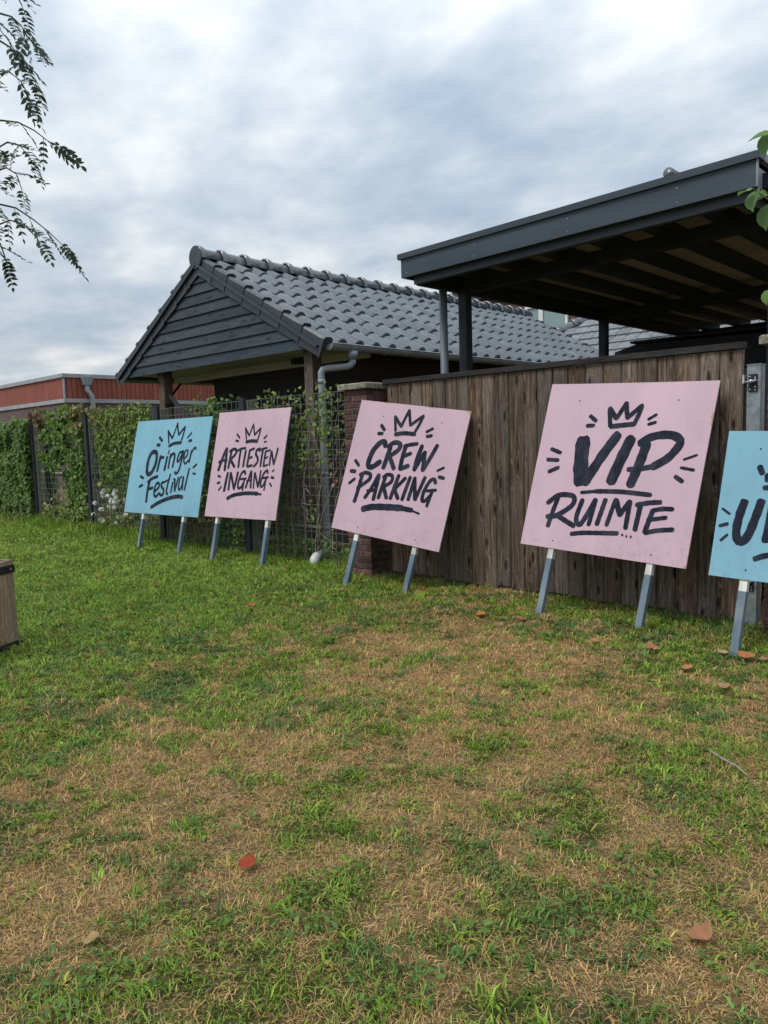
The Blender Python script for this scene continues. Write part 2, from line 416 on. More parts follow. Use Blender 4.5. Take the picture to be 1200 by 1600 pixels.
class MB:
    """collects faces; build() links them as one mesh object"""
    def __init__(self):
        self.v, self.f = [], []
    def add(self, verts, faces):
        o = len(self.v)
        self.v += [tuple(p) for p in verts]
        self.f += [tuple(i + o for i in fc) for fc in faces]
        return self
    def hexa(self, p):      # 8 corners: bottom ring 0-3, top ring 4-7
        return self.add(p, [(3, 2, 1, 0), (4, 5, 6, 7), (0, 1, 5, 4), (1, 2, 6, 5), (2, 3, 7, 6), (3, 0, 4, 7)])
    def box(self, x0, x1, y0, y1, z0, z1):
        return self.hexa([(x0, y0, z0), (x1, y0, z0), (x1, y1, z0), (x0, y1, z0), (x0, y0, z1), (x1, y0, z1), (x1, y1, z1), (x0, y1, z1)])
    def obox(self, c, ax, ay, az, hx, hy, hz):
        c, ax, ay, az = Vector(c), Vector(ax), Vector(ay), Vector(az)
        p = []
        for sz in (-1, 1):
            for sx, sy in ((-1, -1), (1, -1), (1, 1), (-1, 1)):
                p.append(c + ax * hx * sx + ay * hy * sy + az * hz * sz)
        return self.hexa(p)
    def bar(self, a, b, w, d, up=(0, 0, 1)):   # rectangular bar from a to b
        a, b = Vector(a), Vector(b)
        t = (b - a).normalized()
        s = t.cross(Vector(up))
        if s.length < 1e-4:
            s = t.cross(Vector((0, 1, 0)))
        s.normalize()
        q = s.cross(t)
        return self.obox((a + b) / 2, s, q, t, w / 2, d / 2, (b - a).length / 2)
    def prism(self, poly, vec):   # planar polygon extruded along vec
        n = len(poly)
        vec = Vector(vec)
        a = [Vector(p) for p in poly]
        b = [p + vec for p in a]
        fs = [tuple(range(n))[::-1], tuple(range(n, 2 * n))]
        fs += [(i, (i + 1) % n, n + (i + 1) % n, n + i) for i in range(n)]
        return self.add(a + b, fs)
    def tube(self, pts, r, n=8, cap=True):
        pts = [Vector(p) for p in pts]
        rs = r if isinstance(r, (list, tuple)) else [r] * len(pts)
        vv, ff = [], []
        prev = None
        for i, p in enumerate(pts):
            t = (pts[min(i + 1, len(pts) - 1)] - pts[max(i - 1, 0)]).normalized()
            if prev is None:
                s = t.cross(Vector((0, 0, 1)))
                if s.length < 1e-3:
                    s = t.cross(Vector((0, 1, 0)))
            else:
                s = prev - t * prev.dot(t)
            s.normalize(); prev = s
            q = t.cross(s)
            for k in range(n):
                a = 2 * math.pi * k / n
                vv.append(p + (s * math.cos(a) + q * math.sin(a)) * rs[i])
        for i in range(len(pts) - 1):
            for k in range(n):
                ff.append((i * n + k, i * n + (k + 1) % n, (i + 1) * n + (k + 1) % n, (i + 1) * n + k))
        if cap:
            ff.append(tuple(range(n))[::-1]); ff.append(tuple((len(pts) - 1) * n + k for k in range(n)))
        return self.add(vv, ff)
    def build(self, name, mat, parent=None, smooth=False, local=False):
        off = Vector((0, 0, 0))
        if parent is not None and not local:
            off = world_loc(parent)
        me = bpy.data.meshes.new(name)
        me.from_pydata([(p[0] - off.x, p[1] - off.y, p[2] - off.z) for p in self.v], [], self.f)
        me.materials.append(MATS[mat])
        if smooth:
            me.shade_smooth()
        me.update()
        o = bpy.data.objects.new(name, me)
        COL.objects.link(o)
        if parent is not None:
            o.parent = parent
        return o

def world_loc(o):
    p = Vector((0, 0, 0))
    while o is not None:
        p = p + o.location
        o = o.parent
    return p

def tag(o, label, cat, group=None):
    o['label'] = label
    o['category'] = cat
    if group:
        o['group'] = group
    return o

def thing(name, label, cat, loc, group=None):
    o = bpy.data.objects.new(name, None)
    o.empty_display_size = 0.2
    COL.objects.link(o)
    o.location = loc
    return tag(o, label, cat, group)

def inst(name, me, parent, M):
    """an object that shares mesh data, placed by a world matrix under a parent that is only translated"""
    o = bpy.data.objects.new(name, me)
    COL.objects.link(o)
    o.parent = parent
    o.matrix_local = Matrix.Translation(-world_loc(parent)) @ M
    return o

def mesh_of(mb, name, mat, smooth=False):
    me = bpy.data.meshes.new(name)
    me.from_pydata([tuple(p) for p in mb.v], [], mb.f)
    me.materials.append(MATS[mat])
    if smooth:
        me.shade_smooth()
    me.update()
    return me

def np_mesh(name, verts, faces_sizes, loops, cols, mat, parent=None, off=(0, 0, 0)):
    """mesh from numpy arrays with a colour per vertex in attribute Col"""
    me = bpy.data.meshes.new(name)
    verts = np.asarray(verts, dtype=np.float32) - np.asarray(off, dtype=np.float32)
    nv = len(verts)
    me.vertices.add(nv)
    me.vertices.foreach_set('co', verts.ravel())
    me.loops.add(len(loops))
    me.loops.foreach_set('vertex_index', np.asarray(loops, dtype=np.int32))
    nf = len(faces_sizes)
    me.polygons.add(nf)
    st = np.concatenate([[0], np.cumsum(faces_sizes)[:-1]]).astype(np.int32)
    me.polygons.foreach_set('loop_start', st)
    me.update(calc_edges=True)
    at = me.color_attributes.new('Col', 'FLOAT_COLOR', 'POINT')
    c4 = np.ones((nv, 4), dtype=np.float32)
    c4[:, :3] = cols
    at.data.foreach_set('color', c4.ravel())
    me.materials.append(MATS[mat])
    me.validate()
    o = bpy.data.objects.new(name, me)
    COL.objects.link(o)
    if parent is not None:
        o.parent = parent
    return o

# smooth value noise on the ground plane
_tab = RNG.random((256, 256))
def vnoise(x, y, s, seed=0):
    x = np.asarray(x) / s + seed * 17.3 + 1000.0
    y = np.asarray(y) / s + seed * 9.7 + 1000.0
    xi, yi = np.floor(x).astype(int), np.floor(y).astype(int)
    fx, fy = x - xi, y - yi
    fx, fy = fx * fx * (3 - 2 * fx), fy * fy * (3 - 2 * fy)
    g = lambda a, b: _tab[a & 255, b & 255]
    return (g(xi, yi) * (1 - fx) * (1 - fy) + g(xi + 1, yi) * fx * (1 - fy) + g(xi, yi + 1) * (1 - fx) * fy + g(xi + 1, yi + 1) * fx * fy)

def ground_z(x, y):
    return (vnoise(x, y, 1.1, 1) - 0.5) * 0.035 + (vnoise(x, y, 0.28, 2) - 0.5) * 0.016 - 0.004

LUSH = [(-5.6, 2.4, 1.5, .50), (-7.2, 3.8, 2.0, .50), (-9.5, 4.4, 2.8, .5), (-5.2, 4.3, 0.9, .38), (-2.1, 4.75, 0.75, .40), (-1.4, 4.5, .5, .2),
        (-1.05, 1.75, 0.3, .12), (-1.7, 0.75, 0.25, .18), (-4.0, 2.1, .7, .15), (-12, 4, 4, .4), (-3.3, 4.9, .4, .12),
        (-3.0, 4.1, 0.9, -.20), (-4.2, 4.55, 0.7, -.18), (-2.5, 1.35, 0.6, -.18), (-2.3, 3.2, 0.8, -.10), (-1.2, 3.0, .5, -.08), (-3.0, 1.2, .5, -.12)]
def dryness(x, y):
    x, y = np.asarray(x, dtype=float), np.asarray(y, dtype=float)
    a = 0.455 + (vnoise(x, y, 0.60, 3) - 0.5) * 0.30 + (vnoise(x, y, 0.15, 4) - 0.5) * 0.60 + (vnoise(x, y, 0.05, 5) - 0.5) * 0.62 + (vnoise(x, y, 0.28, 6) - 0.5) * 0.42
    for (cx, cy, r, w) in LUSH:
        a = a - w * np.exp(-((x - cx) ** 2 + (y - cy) ** 2) / (r * r))
    t = np.clip((a - 0.17) / 0.56, 0, 1)
    return t * t * (3 - 2 * t)

# ================================================================== THE GROUND
def axis(lo, hi, a, b, step):
    out = list(np.arange(a, b + 1e-6, step))
    d = step
    while out[-1] < hi:
        d *= 1.35
        out.append(min(out[-1] + d, hi))
    d = step
    while out[0] > lo:
        d *= 1.35
        out.insert(0, max(out[0] - d, lo))
    return np.array(out)

def make_ground():
    xs = axis(-400, 400, -13.0, 1.5, 0.06)
    ys = axis(-400, 400, 0.0, 7.0, 0.06)
    X, Y = np.meshgrid(xs, ys, indexing='ij')
    Z = ground_z(X, Y)
    d = dryness(X, Y)
    c_green = np.array([0.050, 0.060, 0.018]); c_dry = np.array([0.200, 0.132, 0.064])
    c = c_green + (c_dry - c_green) * d[..., None]
    soil = np.clip((vnoise(X, Y, 0.16, 8) - 0.68) / 0.15, 0, 1)[..., None]
    c = c * (1 - soil * .5) + np.array([0.10, 0.078, 0.055]) * soil * .5
    nx, ny = X.shape
    idx = np.arange(nx * ny).reshape(nx, ny)
    q = np.stack([idx[:-1, :-1], idx[1:, :-1], idx[1:, 1:], idx[:-1, 1:]], -1).reshape(-1, 4)
    o = np_mesh('ground', np.stack([X, Y, Z], -1).reshape(-1, 3), np.full(len(q), 4), q.ravel(), c.reshape(-1, 3), 'turf')
    o['kind'] = 'structure'
    o['label'] = 'patchy lawn of green and dried grass'
    o.data.shade_smooth()
make_ground()

# ================================================================== SHED WITH TILED ROOF
RX, RZ = -9.06, 3.975            # ridge line
EX, EZ = -6.55, 2.570            # eave line, right slope
G = 5.90                         # plane of the gable boards
YEND = 14.03
slope_len = math.hypot(EX - RX, RZ - EZ)
sd = Vector((EX - RX, 0, EZ - RZ)).normalized()        # down the slope
sn = Vector((-sd.z, 0, sd.x))                          # slope normal (up)
if sn.z < 0:
    sn = -sn
shed = thing('garden_shed', 'open-fronted shed with grey tiled roof and dark boarded gable behind the wire fence', 'shed', (-9.06, 9.9, 0))

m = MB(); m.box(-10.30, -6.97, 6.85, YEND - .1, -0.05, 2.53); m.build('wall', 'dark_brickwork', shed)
# ceiling of the porch and eaves, laid as boards
for i in range(16):
    x0 = -11.42 + i * 0.295
    m = MB(); m.box(x0 + .004, x0 + .291, G + 0.06, YEND - .05, 2.545, 2.565); m.build('ceiling_board', 'soffit', shed)
m = MB(); m.box(-11.40, -6.72, 6.78, 6.845, 2.44, 2.543); m.build('edge_board', 'soffit', shed)
# gable boards, overlapping, cut to the triangle
nb = 10
gz0, gz1 = 2.50, 3.93
bh = (gz1 - gz0) / nb
def half_w(z):
    return max(0.0, (RZ - 0.055 - z) / (RZ - EZ) * (EX - RX) - 0.13)
for i in range(nb):
    z0 = gz0 + i * bh
    z1 = min(z0 + bh + 0.022, RZ - 0.06)
    w0, w1 = half_w(z0), half_w(z1)
    if w0 < 0.03:
        continue
    yb, yt = G - 0.028, G - 0.001
    p = [(RX - w0, yb, z0), (RX + w0, yb, z0), (RX + w0, yb + .018, z0), (RX - w0, yb + .018, z0),
         (RX - w1, yt, z1), (RX + w1, yt, z1), (RX + w1, yt + .018, z1), (RX - w1, yt + .018, z1)]
    MB().hexa(p).build('gable_board', 'gable_black', shed)
m = MB()
m.prism([(RX - half_w(2.56), G + .035, 2.56), (RX + half_w(2.56), G + .035, 2.56), (RX, G + .035, RZ - .07)], (0, .02, 0))
m.build('gable_backing', 'carport_dark', shed)

# roof deck under the tiles
for s in (1, -1):
    m = MB()
    a, b_ = Vector((RX, 0, RZ - .045)), Vector((RX + s * (EX - RX), 0, EZ - .045))
    m.prism([(a.x, G + .06, a.z), (b_.x, G + .06, b_.z), (b_.x, G + .06, b_.z - .02), (a.x, G + .06, a.z - .02)], (0, YEND - G - .1, 0))
    m.build('roof_deck', 'carport_dark', shed)
    # timber edge strip along the gable
    m = MB()
    e = Vector((b_.x - s * .05, 0, b_.z + .02))
    m.bar((a.x, G - .03, a.z - .045), (e.x, G - .03, e.z - .045), .03, .11, up=(0, 1, 0))
    m.build('verge_board', 'verge_tile', shed)

def tile_mesh(name, W, L, mat, amp=0.056, lip=0.034, flat=False, nseg=12):
    """one interlocking roof tile: x down the slope, y across, z out of the roof"""
    vv, ff = [], []
    ys, hs = [], []
    for k in range(nseg + 1):
        t = k / nseg
        ys.append(t * (W + 0.012))
        if flat:
            h = 0.012 * (1 if 0.12 < t < 0.42 or 0.58 < t < 0.90 else 0)
        else:
            # flat pan rising into a round roll on the far side
            h = 0.0 if t < 0.42 else amp * math.sin(math.pi * min(1.0, (t - 0.42) / 0.56)) ** 0.8
            if t < 0.10:
                h = 0.012 * (1 - t / 0.10)
        hs.append(h)
    for (x, up) in ((0.0, 0.0), (L * 0.985, lip), (L, lip - 0.004), (L, -0.002)):
        for y, h in zip(ys, hs):
            vv.append((x, y, h + up if up != -0.002 else max(h - 0.006, 0) + 0.002))
    n = nseg + 1
    for r_ in range(3):
        for k in range(nseg):
            ff.append((r_ * n + k, (r_ + 1) * n + k, (r_ + 1) * n + k + 1, r_ * n + k + 1))
    # side closing
    ff.append((0, 3 * n, 2 * n, n)); ff.append((nseg, n + nseg, 2 * n + nseg, 3 * n + nseg))
    mb = MB(); mb.add(vv, ff)
    me = mesh_of(mb, name, mat, smooth=False)
    for p in me.polygons:
        p.use_smooth = p.index < nseg
    return me

TW, TL, ROWS_T = 0.290, 0.425, 7
tile = tile_mesh('roof_tile', TW, TL + 0.03, 'roof_tile')
NT = 28
def slope_M(o, down, across, nrm):
    return Matrix(((down.x, across.x, nrm.x, o.x), (down.y, across.y, nrm.y, o.y), (down.z, across.z, nrm.z, o.z), (0, 0, 0, 1)))
for r_ in range(ROWS_T):
    # the lowest row hangs over the gutter; rows count upwards from the eave
    d0 = slope_len + 0.03 - (r_ + 1) * TL - 0.015
    if d0 < -0.06:
        d0 = -0.06
    for c_ in range(NT):
        o = Vector((RX, G + 0.045 + c_ * TW, RZ)) + sd * (d0 + random.uniform(-.003, .003)) + sn * (random.uniform(-.002, .002) - .028)
        inst('roof_tile', tile, shed, slope_M(o, sd, Vector((0, 1, 0)), sn) @ Matrix.Rotation(R(random.gauss(0, .35)), 4, 'Z') @ Matrix.Rotation(R(random.gauss(0, .7)), 4, 'X') @ Matrix.Rotation(R(random.gauss(0, .4)), 4, 'Y'))
# the far slope is out of sight: the same tiles joined into one part
sd2, sn2 = Vector((-sd.x, 0, sd.z)), Vector((-sn.x, 0, sn.z))
far = MB()
for r_ in range(ROWS_T):
    d0 = max(slope_len + 0.03 - (r_ + 1) * TL - 0.015, -0.06)
    for c_ in range(NT):
        M_ = slope_M(Vector((RX, G + 0.045 + c_ * TW, RZ)) + sd2 * d0 - sn2 * .028, sd2, Vector((0, 1, 0)), sn2)
        far.add([M_ @ v.co for v in tile.vertices], [tuple(p.vertices) for p in tile.polygons])
fo = far.build('far_slope_tiles', 'roof_tile', shed)
fo['kind'] = 'stuff'

# verge tiles: a top with a deep side flap and a thick lower lip
def verge_mesh(L):
    mb = MB()
    prof = [(-0.030, -0.185), (-0.038, 0.030), (-0.020, 0.056), (0.05, 0.060), (0.085, 0.045), (0.10, 0.0)]
    vv, ff = [], []
    for (x, sc, up) in ((0, 1.0, 0.0), (L - .045, 1.0, .020), (L - .044, 1.10, .024), (L, 1.12, .026)):
        for (y, z) in prof:
            vv.append((x, y * sc - (.004 if sc > 1 else 0), z * (sc if z > 0 else 1.04 if sc > 1 else 1.0) + up))
    n = len(prof)
    for r__ in range(3):
        for k in range(n - 1):
            ff.append((r__ * n + k, r__ * n + k + 1, (r__ + 1) * n + k + 1, (r__ + 1) * n + k))
    ff.append(tuple(3 * n + k for k in range(n)))
    mb.add(vv, ff)
    return mesh_of(mb, 'verge_tile', 'verge_tile')
vm = verge_mesh(TL + 0.02)
for r_ in range(ROWS_T):
    d0 = max(slope_len + 0.035 - (r_ + 1) * TL, 0.02)
    for (dn, nm) in ((sd, sn), (sd2, sn2)):
        o = Vector((RX, G - 0.015, RZ)) + dn * d0 - nm * .028
        inst('verge_tile', vm, shed, slope_M(o, dn, Vector((0, 1, 0)), nm))
for r_ in range(ROWS_T):          # far end, right slope
    d0 = max(slope_len + 0.035 - (r_ + 1) * TL, 0.02)
    o = Vector((RX, YEND + .08, RZ)) + sd * d0 - sn * .028
    M_ = slope_M(o, sd, Vector((0, -1, 0)), sn)
    inst('verge_tile', vm, shed, M_)
# ridge tiles: half-round with a thick collar at the overlap
def ridge_mesh(L):
    mb = MB()
    vv, ff = [], []
    na = 10
    for (y, rr) in ((0.0, 0.135), (0.0, 0.155), (0.075, 0.152), (0.08, 0.128), (L + .02, 0.118)):
        for k in range(na + 1):
            a = -0.12 + (math.pi + 0.24) * k / na
            vv.append((rr * math.cos(a), y, rr * 1.05 * math.sin(a)))
    n = na + 1
    for r__ in range(4):
        for k in range(na):
            ff.append((r__ * n + k, r__ * n + k + 1, (r__ + 1) * n + k + 1, (r__ + 1) * n + k))
    mb.add(vv, ff)
    me = mesh_of(mb, 'ridge_tile', 'roof_tile')
    for p in me.polygons:
        p.use_smooth = True
    return me
RP = 0.40
rm = ridge_mesh(RP)
k = 0
y = G + 0.30
while y < YEND:
    inst('ridge_tile', rm, shed, Matrix.Translation((RX, y, RZ - 0.005)))
    y += RP
inst('ridge_tile', rm, shed, Matrix.Translation((RX, G - 0.06, RZ - 0.002)))
m = MB()
ring = [(RX + .150 * math.cos(a), G - .075, RZ - .0 + .155 * math.sin(a)) for a in [2 * math.pi * i / 20 for i in range(20)]]
m.prism(ring, (0, .03, 0)); m.build('ridge_end_disc', 'verge_tile', shed)

# gutters
def gutter(x, s, y0, y1, z):
    mb = MB()
    na = 10
    rr = 0.072
    vv, ff = [], []
    prof = []
    for k in range(na + 1):
        a = math.pi + math.pi * k / na
        prof.append((x + rr * math.cos(a), z + rr * math.sin(a)))
    inner = [(x + (rr - .004) * math.cos(math.pi + math.pi * k / na), z + (rr - .004) * math.sin(math.pi + math.pi * k / na)) for k in range(na + 1)]
    allp = prof + inner[::-1]
    n = len(allp)
    for yy in (y0, y1):
        vv += [(p[0], yy, p[1]) for p in allp]
    for k in range(n):
        ff.append((k, (k + 1) % n, n + (k + 1) % n, n + k))
    # end plates
    ff.append(tuple(range(na + 1))); ff.append(tuple(n + i for i in range(na + 1))[::-1])
    mb.add(vv, ff)
    g = mb.build('gutter', 'zinc', shed, smooth=False)
    bead = MB(); bead.tube([(x + s * rr, y0, z + .004), (x + s * rr, y1, z + .004)], .009, 6)
    bead.build('rim', 'zinc', g)
    return g
gut = gutter(EX + 0.055, 1, G + 0.02, YEND, EZ - 0.045)
gutter(2 * RX - EX - 0.055, -1, G + 0.02, YEND, EZ - 0.045)
for i in range(13):
    yy = G + .35 + i * .62
    m = MB(); m.tube([(EX + .055 + .076 * math.cos(math.pi + math.pi * q / 6), yy, EZ - .045 + .076 * math.sin(math.pi + math.pi * q / 6)) for q in range(7)], .006, 5)
    m.build('gutter_bracket', 'zinc', gut)
# downpipe with swan neck and shoe
gx, gz = EX + 0.055, EZ - 0.11
m = MB()
n_ = 10
m.tube([(gx, 6.30, gz), (gx, 6.30, gz - .10)], [.075, .046], 10)
m.build('outlet_funnel', 'zinc', shed, smooth=True)
PX, PY = -6.70, 5.97
pts = [(gx, 6.30, gz - .09), (gx, 6.30, gz - .13), (gx - .015, 6.275, gz - .165), (gx - .04, 6.235, gz - .18), (PX + .035, 6.03, gz - .20), (PX + .01, 5.985, gz - .215),
       (PX, 5.97, gz - .25), (PX, PY, gz - .31), (PX, PY, 0.14), (PX + .005, PY - .03, 0.075), (PX + .12, 5.80, 0.075), (PX + .32, 5.52, 0.075)]
m = MB(); m.tube(pts, .042, 12); dp = m.build('downpipe', 'pvc_grey', shed, smooth=True)
for zz in (gz - .33, gz - .50, 1.02, .36):
    m = MB(); m.tube([(PX, PY, zz), (PX, PY, zz - .05)], .0465, 12); m.build('pipe_collar', 'pvc_grey', dp, smooth=True)
m = MB(); m.tube([(PX + .30, 5.55, .078), (PX + .37, 5.45, .082), (PX + .405, 5.40, .060), (PX + .415, 5.385, -.02)], [.052, .052, .056, .056], 12); m.build('pipe_shoe', 'pale_pvc', dp, smooth=True)
# timber posts and braces
for x_ in (-6.968, -10.46):
    m = MB(); m.box(x_ - .077, x_ + .077, G + .10, G + .25, -.05, 2.545); m.build('post', 'post_wood', shed)
m = MB(); m.bar((-11.2, 6.885, 2.54), (-11.2, 6.53, 2.15), .03, .03); m.build('brace_rod', 'black_steel', shed)
m = MB(); m.bar((-10.36, 6.06, 2.18), (-9.70, 6.06, 1.72), .06, .025, up=(0, 1, 0)); m.build('brace', 'black_batten', shed)
m = MB(); m.bar((-10.50, 6.05, 2.34), (-10.62, 6.05, 2.54), .05, .05, up=(0, 1, 0)); m.build('brace', 'post_wood', shed)
m = MB(); m.obox((-7.95, 6.70, 2.505), (1, 0, 0), (0, 1, 0), (0, 0, 1), .13, .06, .037); m.build('porch_lamp', 'carport_dark', shed)

# ================================================================== CARPORT
F = 5.60
XL, XR = -5.035, -1.74
def zt(x):                       # the roof falls slightly to the left
    return 3.215 + (x - XL) * 0.019
YB = 13.0
car = thing('carport', 'flat-roofed black timber carport standing over the wooden gate', 'carport', ((XL + XR) / 2, 9.3, 0))
def slab(name, mat, x0, x1, y0, y1, dz0, dz1, parent=None):
    p = []
    for dz in (dz0, dz1):
        p += [(x0, y0, zt(x0) + dz), (x1, y0, zt(x1) + dz), (x1, y1, zt(x1) + dz), (x0, y1, zt(x0) + dz)]
    return MB().hexa(p).build(name, mat, parent or car)
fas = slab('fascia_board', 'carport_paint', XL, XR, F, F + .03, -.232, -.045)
slab('roof_trim', 'carport_paint', XL - .03, XR + .03, F - .022, F + .09, -.052, 0.0, None)
for (sx_, dz_) in ((XL + .07, -.19), (XL + .9, -.10), (XL + .9, -.20), (XL + 1.85, -.10), (XL + 1.85, -.20), (XL + 2.75, -.10), (XL + 2.75, -.20)):
    m = MB(); m.tube([(sx_, F - .0005, zt(sx_) + dz_), (sx_, F - .003, zt(sx_) + dz_)], .0055, 8); m.build('screw', 'zinc', fas)
fs2 = slab('fascia_board', 'carport_paint', XL, XL + .03, F + .032, YB, -.232, -.045)
slab('roof_trim', 'carport_paint', XL - .03, XL + .09, F + .092, YB, -.052, 0.0)
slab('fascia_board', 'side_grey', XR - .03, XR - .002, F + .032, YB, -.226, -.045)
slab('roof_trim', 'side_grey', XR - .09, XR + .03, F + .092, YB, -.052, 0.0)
slab('corner_strip', 'side_grey', XR + .001, XR + .014, F - .004, F + .012, -.232, -.053)
slab('inner_ledger', 'carport_paint', XL + .10, XR - .05, F + .075, F + .14, -.30, -.115)
slab('inner_ledger', 'carport_dark', XL + .075, XL + .14, F + .142, YB, -.30, -.115)
slab('inner_ledger', 'carport_dark', XR - .14, XR - .075, F + .142, YB, -.30, -.115)
# roof boards above the joists
ny = 5
for i in range(7):
    x0 = XL + .05 + i * .457
    x1 = min(x0 + .453, XR - .05)
    for j in range(3):
        y0 = F + .095 + j * 2.45
        slab('roof_board', 'roof_board', x0, x1, y0, min(y0 + 2.446, YB), -.112, -.094)
slab('roof_covering', 'carport_dark', XL + .002, XR - .002, F + .032, YB - .002, -.090, -.056)
for i in range(7):               # joists run away from the gate
    xc = -4.62 + i * .482
    slab('joist', 'carport_dark', xc - .065, xc + .065, F + .145, YB - .01, -.215, -.114)
for yb in (6.37, 9.45, 12.60):   # beams carry the joists
    slab('beam', 'carport_dark', XL + .145, XR - .145, yb - .06, yb + .06, -.33, -.217)
for xp in (XL + .20, XR - .11):
    for yb in (6.37, 9.45, 12.60):
        if xp > -3:
            m = MB(); m.box(XR - .12, XR + .02, yb - .06, yb + .06, -.05, zt(xp) - .31)
        else:
            m = MB(); m.box(xp - .05, xp + .05, yb - .05, yb + .05, -.05, zt(xp) - .332)
        m.build('post', 'carport_dark', car)
m = MB(); m.tube([(XL + .14, 6.08, -.05), (XL + .14, 6.08, zt(XL) - .302)], .042, 12); m.build('downpipe', 'dark_pvc', car, smooth=True)

# dark storage wall at the back of the carport
sw = thing('storage_shed', 'low black timber store beneath the back of the carport', 'shed', (-3.3, 10.6, 0))
m = MB(); m.prism([(-4.95, 10.0, -.05), (-1.95, 10.0, -.05), (-1.95, 10.0, 2.55), (-4.62, 10.0, 2.60), (-4.95, 10.0, 2.52)], (0, .9, 0)); m.build('wall', 'carport_dark', sw)
m = MB(); m.box(-4.70, -1.90, 9.95, 10.95, 2.612, 2.64); m.build('roof', 'carport_dark', sw)

# ================================================================== WOODEN GATE
gate = thing('wooden_gate', 'weathered grey-brown board gate with dark cap rail between the brick pillars', 'gate', (-3.46, 5.49, 0))
GX0, GX1 = -5.165, -1.758
ws = [random.uniform(.132, .162) for _ in range(23)]
sc_ = (GX1 - GX0) / sum(ws)
x = GX0
YF = 5.470
for i, w in enumerate(ws):
    w *= sc_
    a, b_ = x + .0018, x + w - .0018
    dy = random.uniform(-.003, .003)
    zb = .035 + random.uniform(-.012, .012)
    ch = .010
    poly = [(a, YF + dy + .022, zb), (a, YF + dy + ch, zb), (a + ch, YF + dy, zb), (b_ - ch, YF + dy, zb), (b_, YF + dy + ch, zb), (b_, YF + dy + .022, zb)]
    m = MB(); m.prism(poly, (random.uniform(-.002, .002), 0, 1.940 - zb)); m.build('plank', 'fence_wood', gate)
    x += w
m = MB(); m.box(GX0 - .03, GX1 + .004, YF - .022, YF + .055, 1.946, 1.990); m.build('cap_rail', 'dark_cap', gate)
for zz in (.22, 1.0, 1.78):
    m = MB(); m.box(GX0, GX1, YF + .028, YF + .088, zz - .03, zz + .03); m.build('frame_rail', 'black_steel', gate)
for xx in (GX0 + .03, GX1 - .03):
    m = MB(); m.box(xx - .03, xx + .03, YF + .029, YF + .087, .05, .188); m.build('frame_stile', 'black_steel', gate)
m = MB(); m.box(GX1 + .006, GX1 + .022, YF + .02, YF + .06, .06, 1.70); m.build('edge_strip', 'dark_cap', gate)

# ================================================================== GATE POST WITH HINGES
gp = thing('steel_gate_post', 'galvanised square steel gate post with black hinge plates beside the wooden gate', 'post', (-1.685, 5.53, 0))
m = MB(); m.box(-1.735, -1.648, 5.475, 5.575, -.1, 1.825); m.build('post', 'galvanised', gp)
m = MB(); m.box(-1.739, -1.644, 5.471, 5.579, 1.825, 1.832); m.build('end_cap', 'galvanised', gp)
for zz in (1.705, .31):
    h = MB(); h.box(-1.722, -1.666, 5.466, 5.4745, zz - .062, zz + .058)
    hp = h.build('hinge_plate', 'black_steel', gp)
    for (dx, dz) in ((-.018, .042), (.016, .036), (-.018, -.046), (.016, -.05), (.016, .024), (.016, -.03)):
        b2 = MB(); b2.tube([(-1.694 + dx, 5.4655, zz + dz), (-1.694 + dx, 5.461, zz + dz)], .0045, 8); b2.build('bolt', 'bright_steel', hp)
    r_ = MB(); r_.tube([(-1.752, 5.445, zz + .004), (-1.655, 5.445, zz + .012)], .007, 8); r_.tube([(-1.708, 5.445, zz + .008), (-1.690, 5.445, zz + .009)], .016, 6); r_.build('hinge_pin', 'bright_steel', hp, smooth=True)
    r_ = MB(); r_.box(-1.753, -1.742, 5.436, 5.472, zz - .002, zz + .056); r_.build('bracket', 'bright_steel', hp)
    r_ = MB(); r_.box(-1.7, -1.684, 5.4455, 5.466, zz + .0, zz + .016); r_.build('lug', 'bright_steel', hp)

# ================================================================== BRICK PILLARS
BL, BWd, BH, MJ = 0.205, 0.098, 0.052, 0.0095
def brick_me(L, W, H_):
    mb = MB()
    b = .004
    x, y, z = L / 2, W / 2, H_ / 2
    # box with chamfered vertical and horizontal edges reduced to its eight faces plus edge strips
    vv = []
    for sz, ins in ((-1, b), (-1, 0), (1, 0), (1, b)):
        zz = sz * (z - (0 if ins else b))
        for sx, sy in ((-1, -1), (1, -1), (1, 1), (-1, 1)):
            vv.append((sx * (x - ins), sy * (y - ins), zz))
    ff = [(3, 2, 1, 0), (12, 13, 14, 15)]
    for r__ in range(3):
        for k_ in range(4):
            ff.append((r__ * 4 + k_, r__ * 4 + (k_ + 1) % 4, (r__ + 1) * 4 + (k_ + 1) % 4, (r__ + 1) * 4 + k_))
    mb.add(vv, ff)
    return mesh_of(mb, 'brick', 'brick')
B_FULL, B_HALF = brick_me(BL, BWd, BH), brick_me(BWd, BWd, BH)
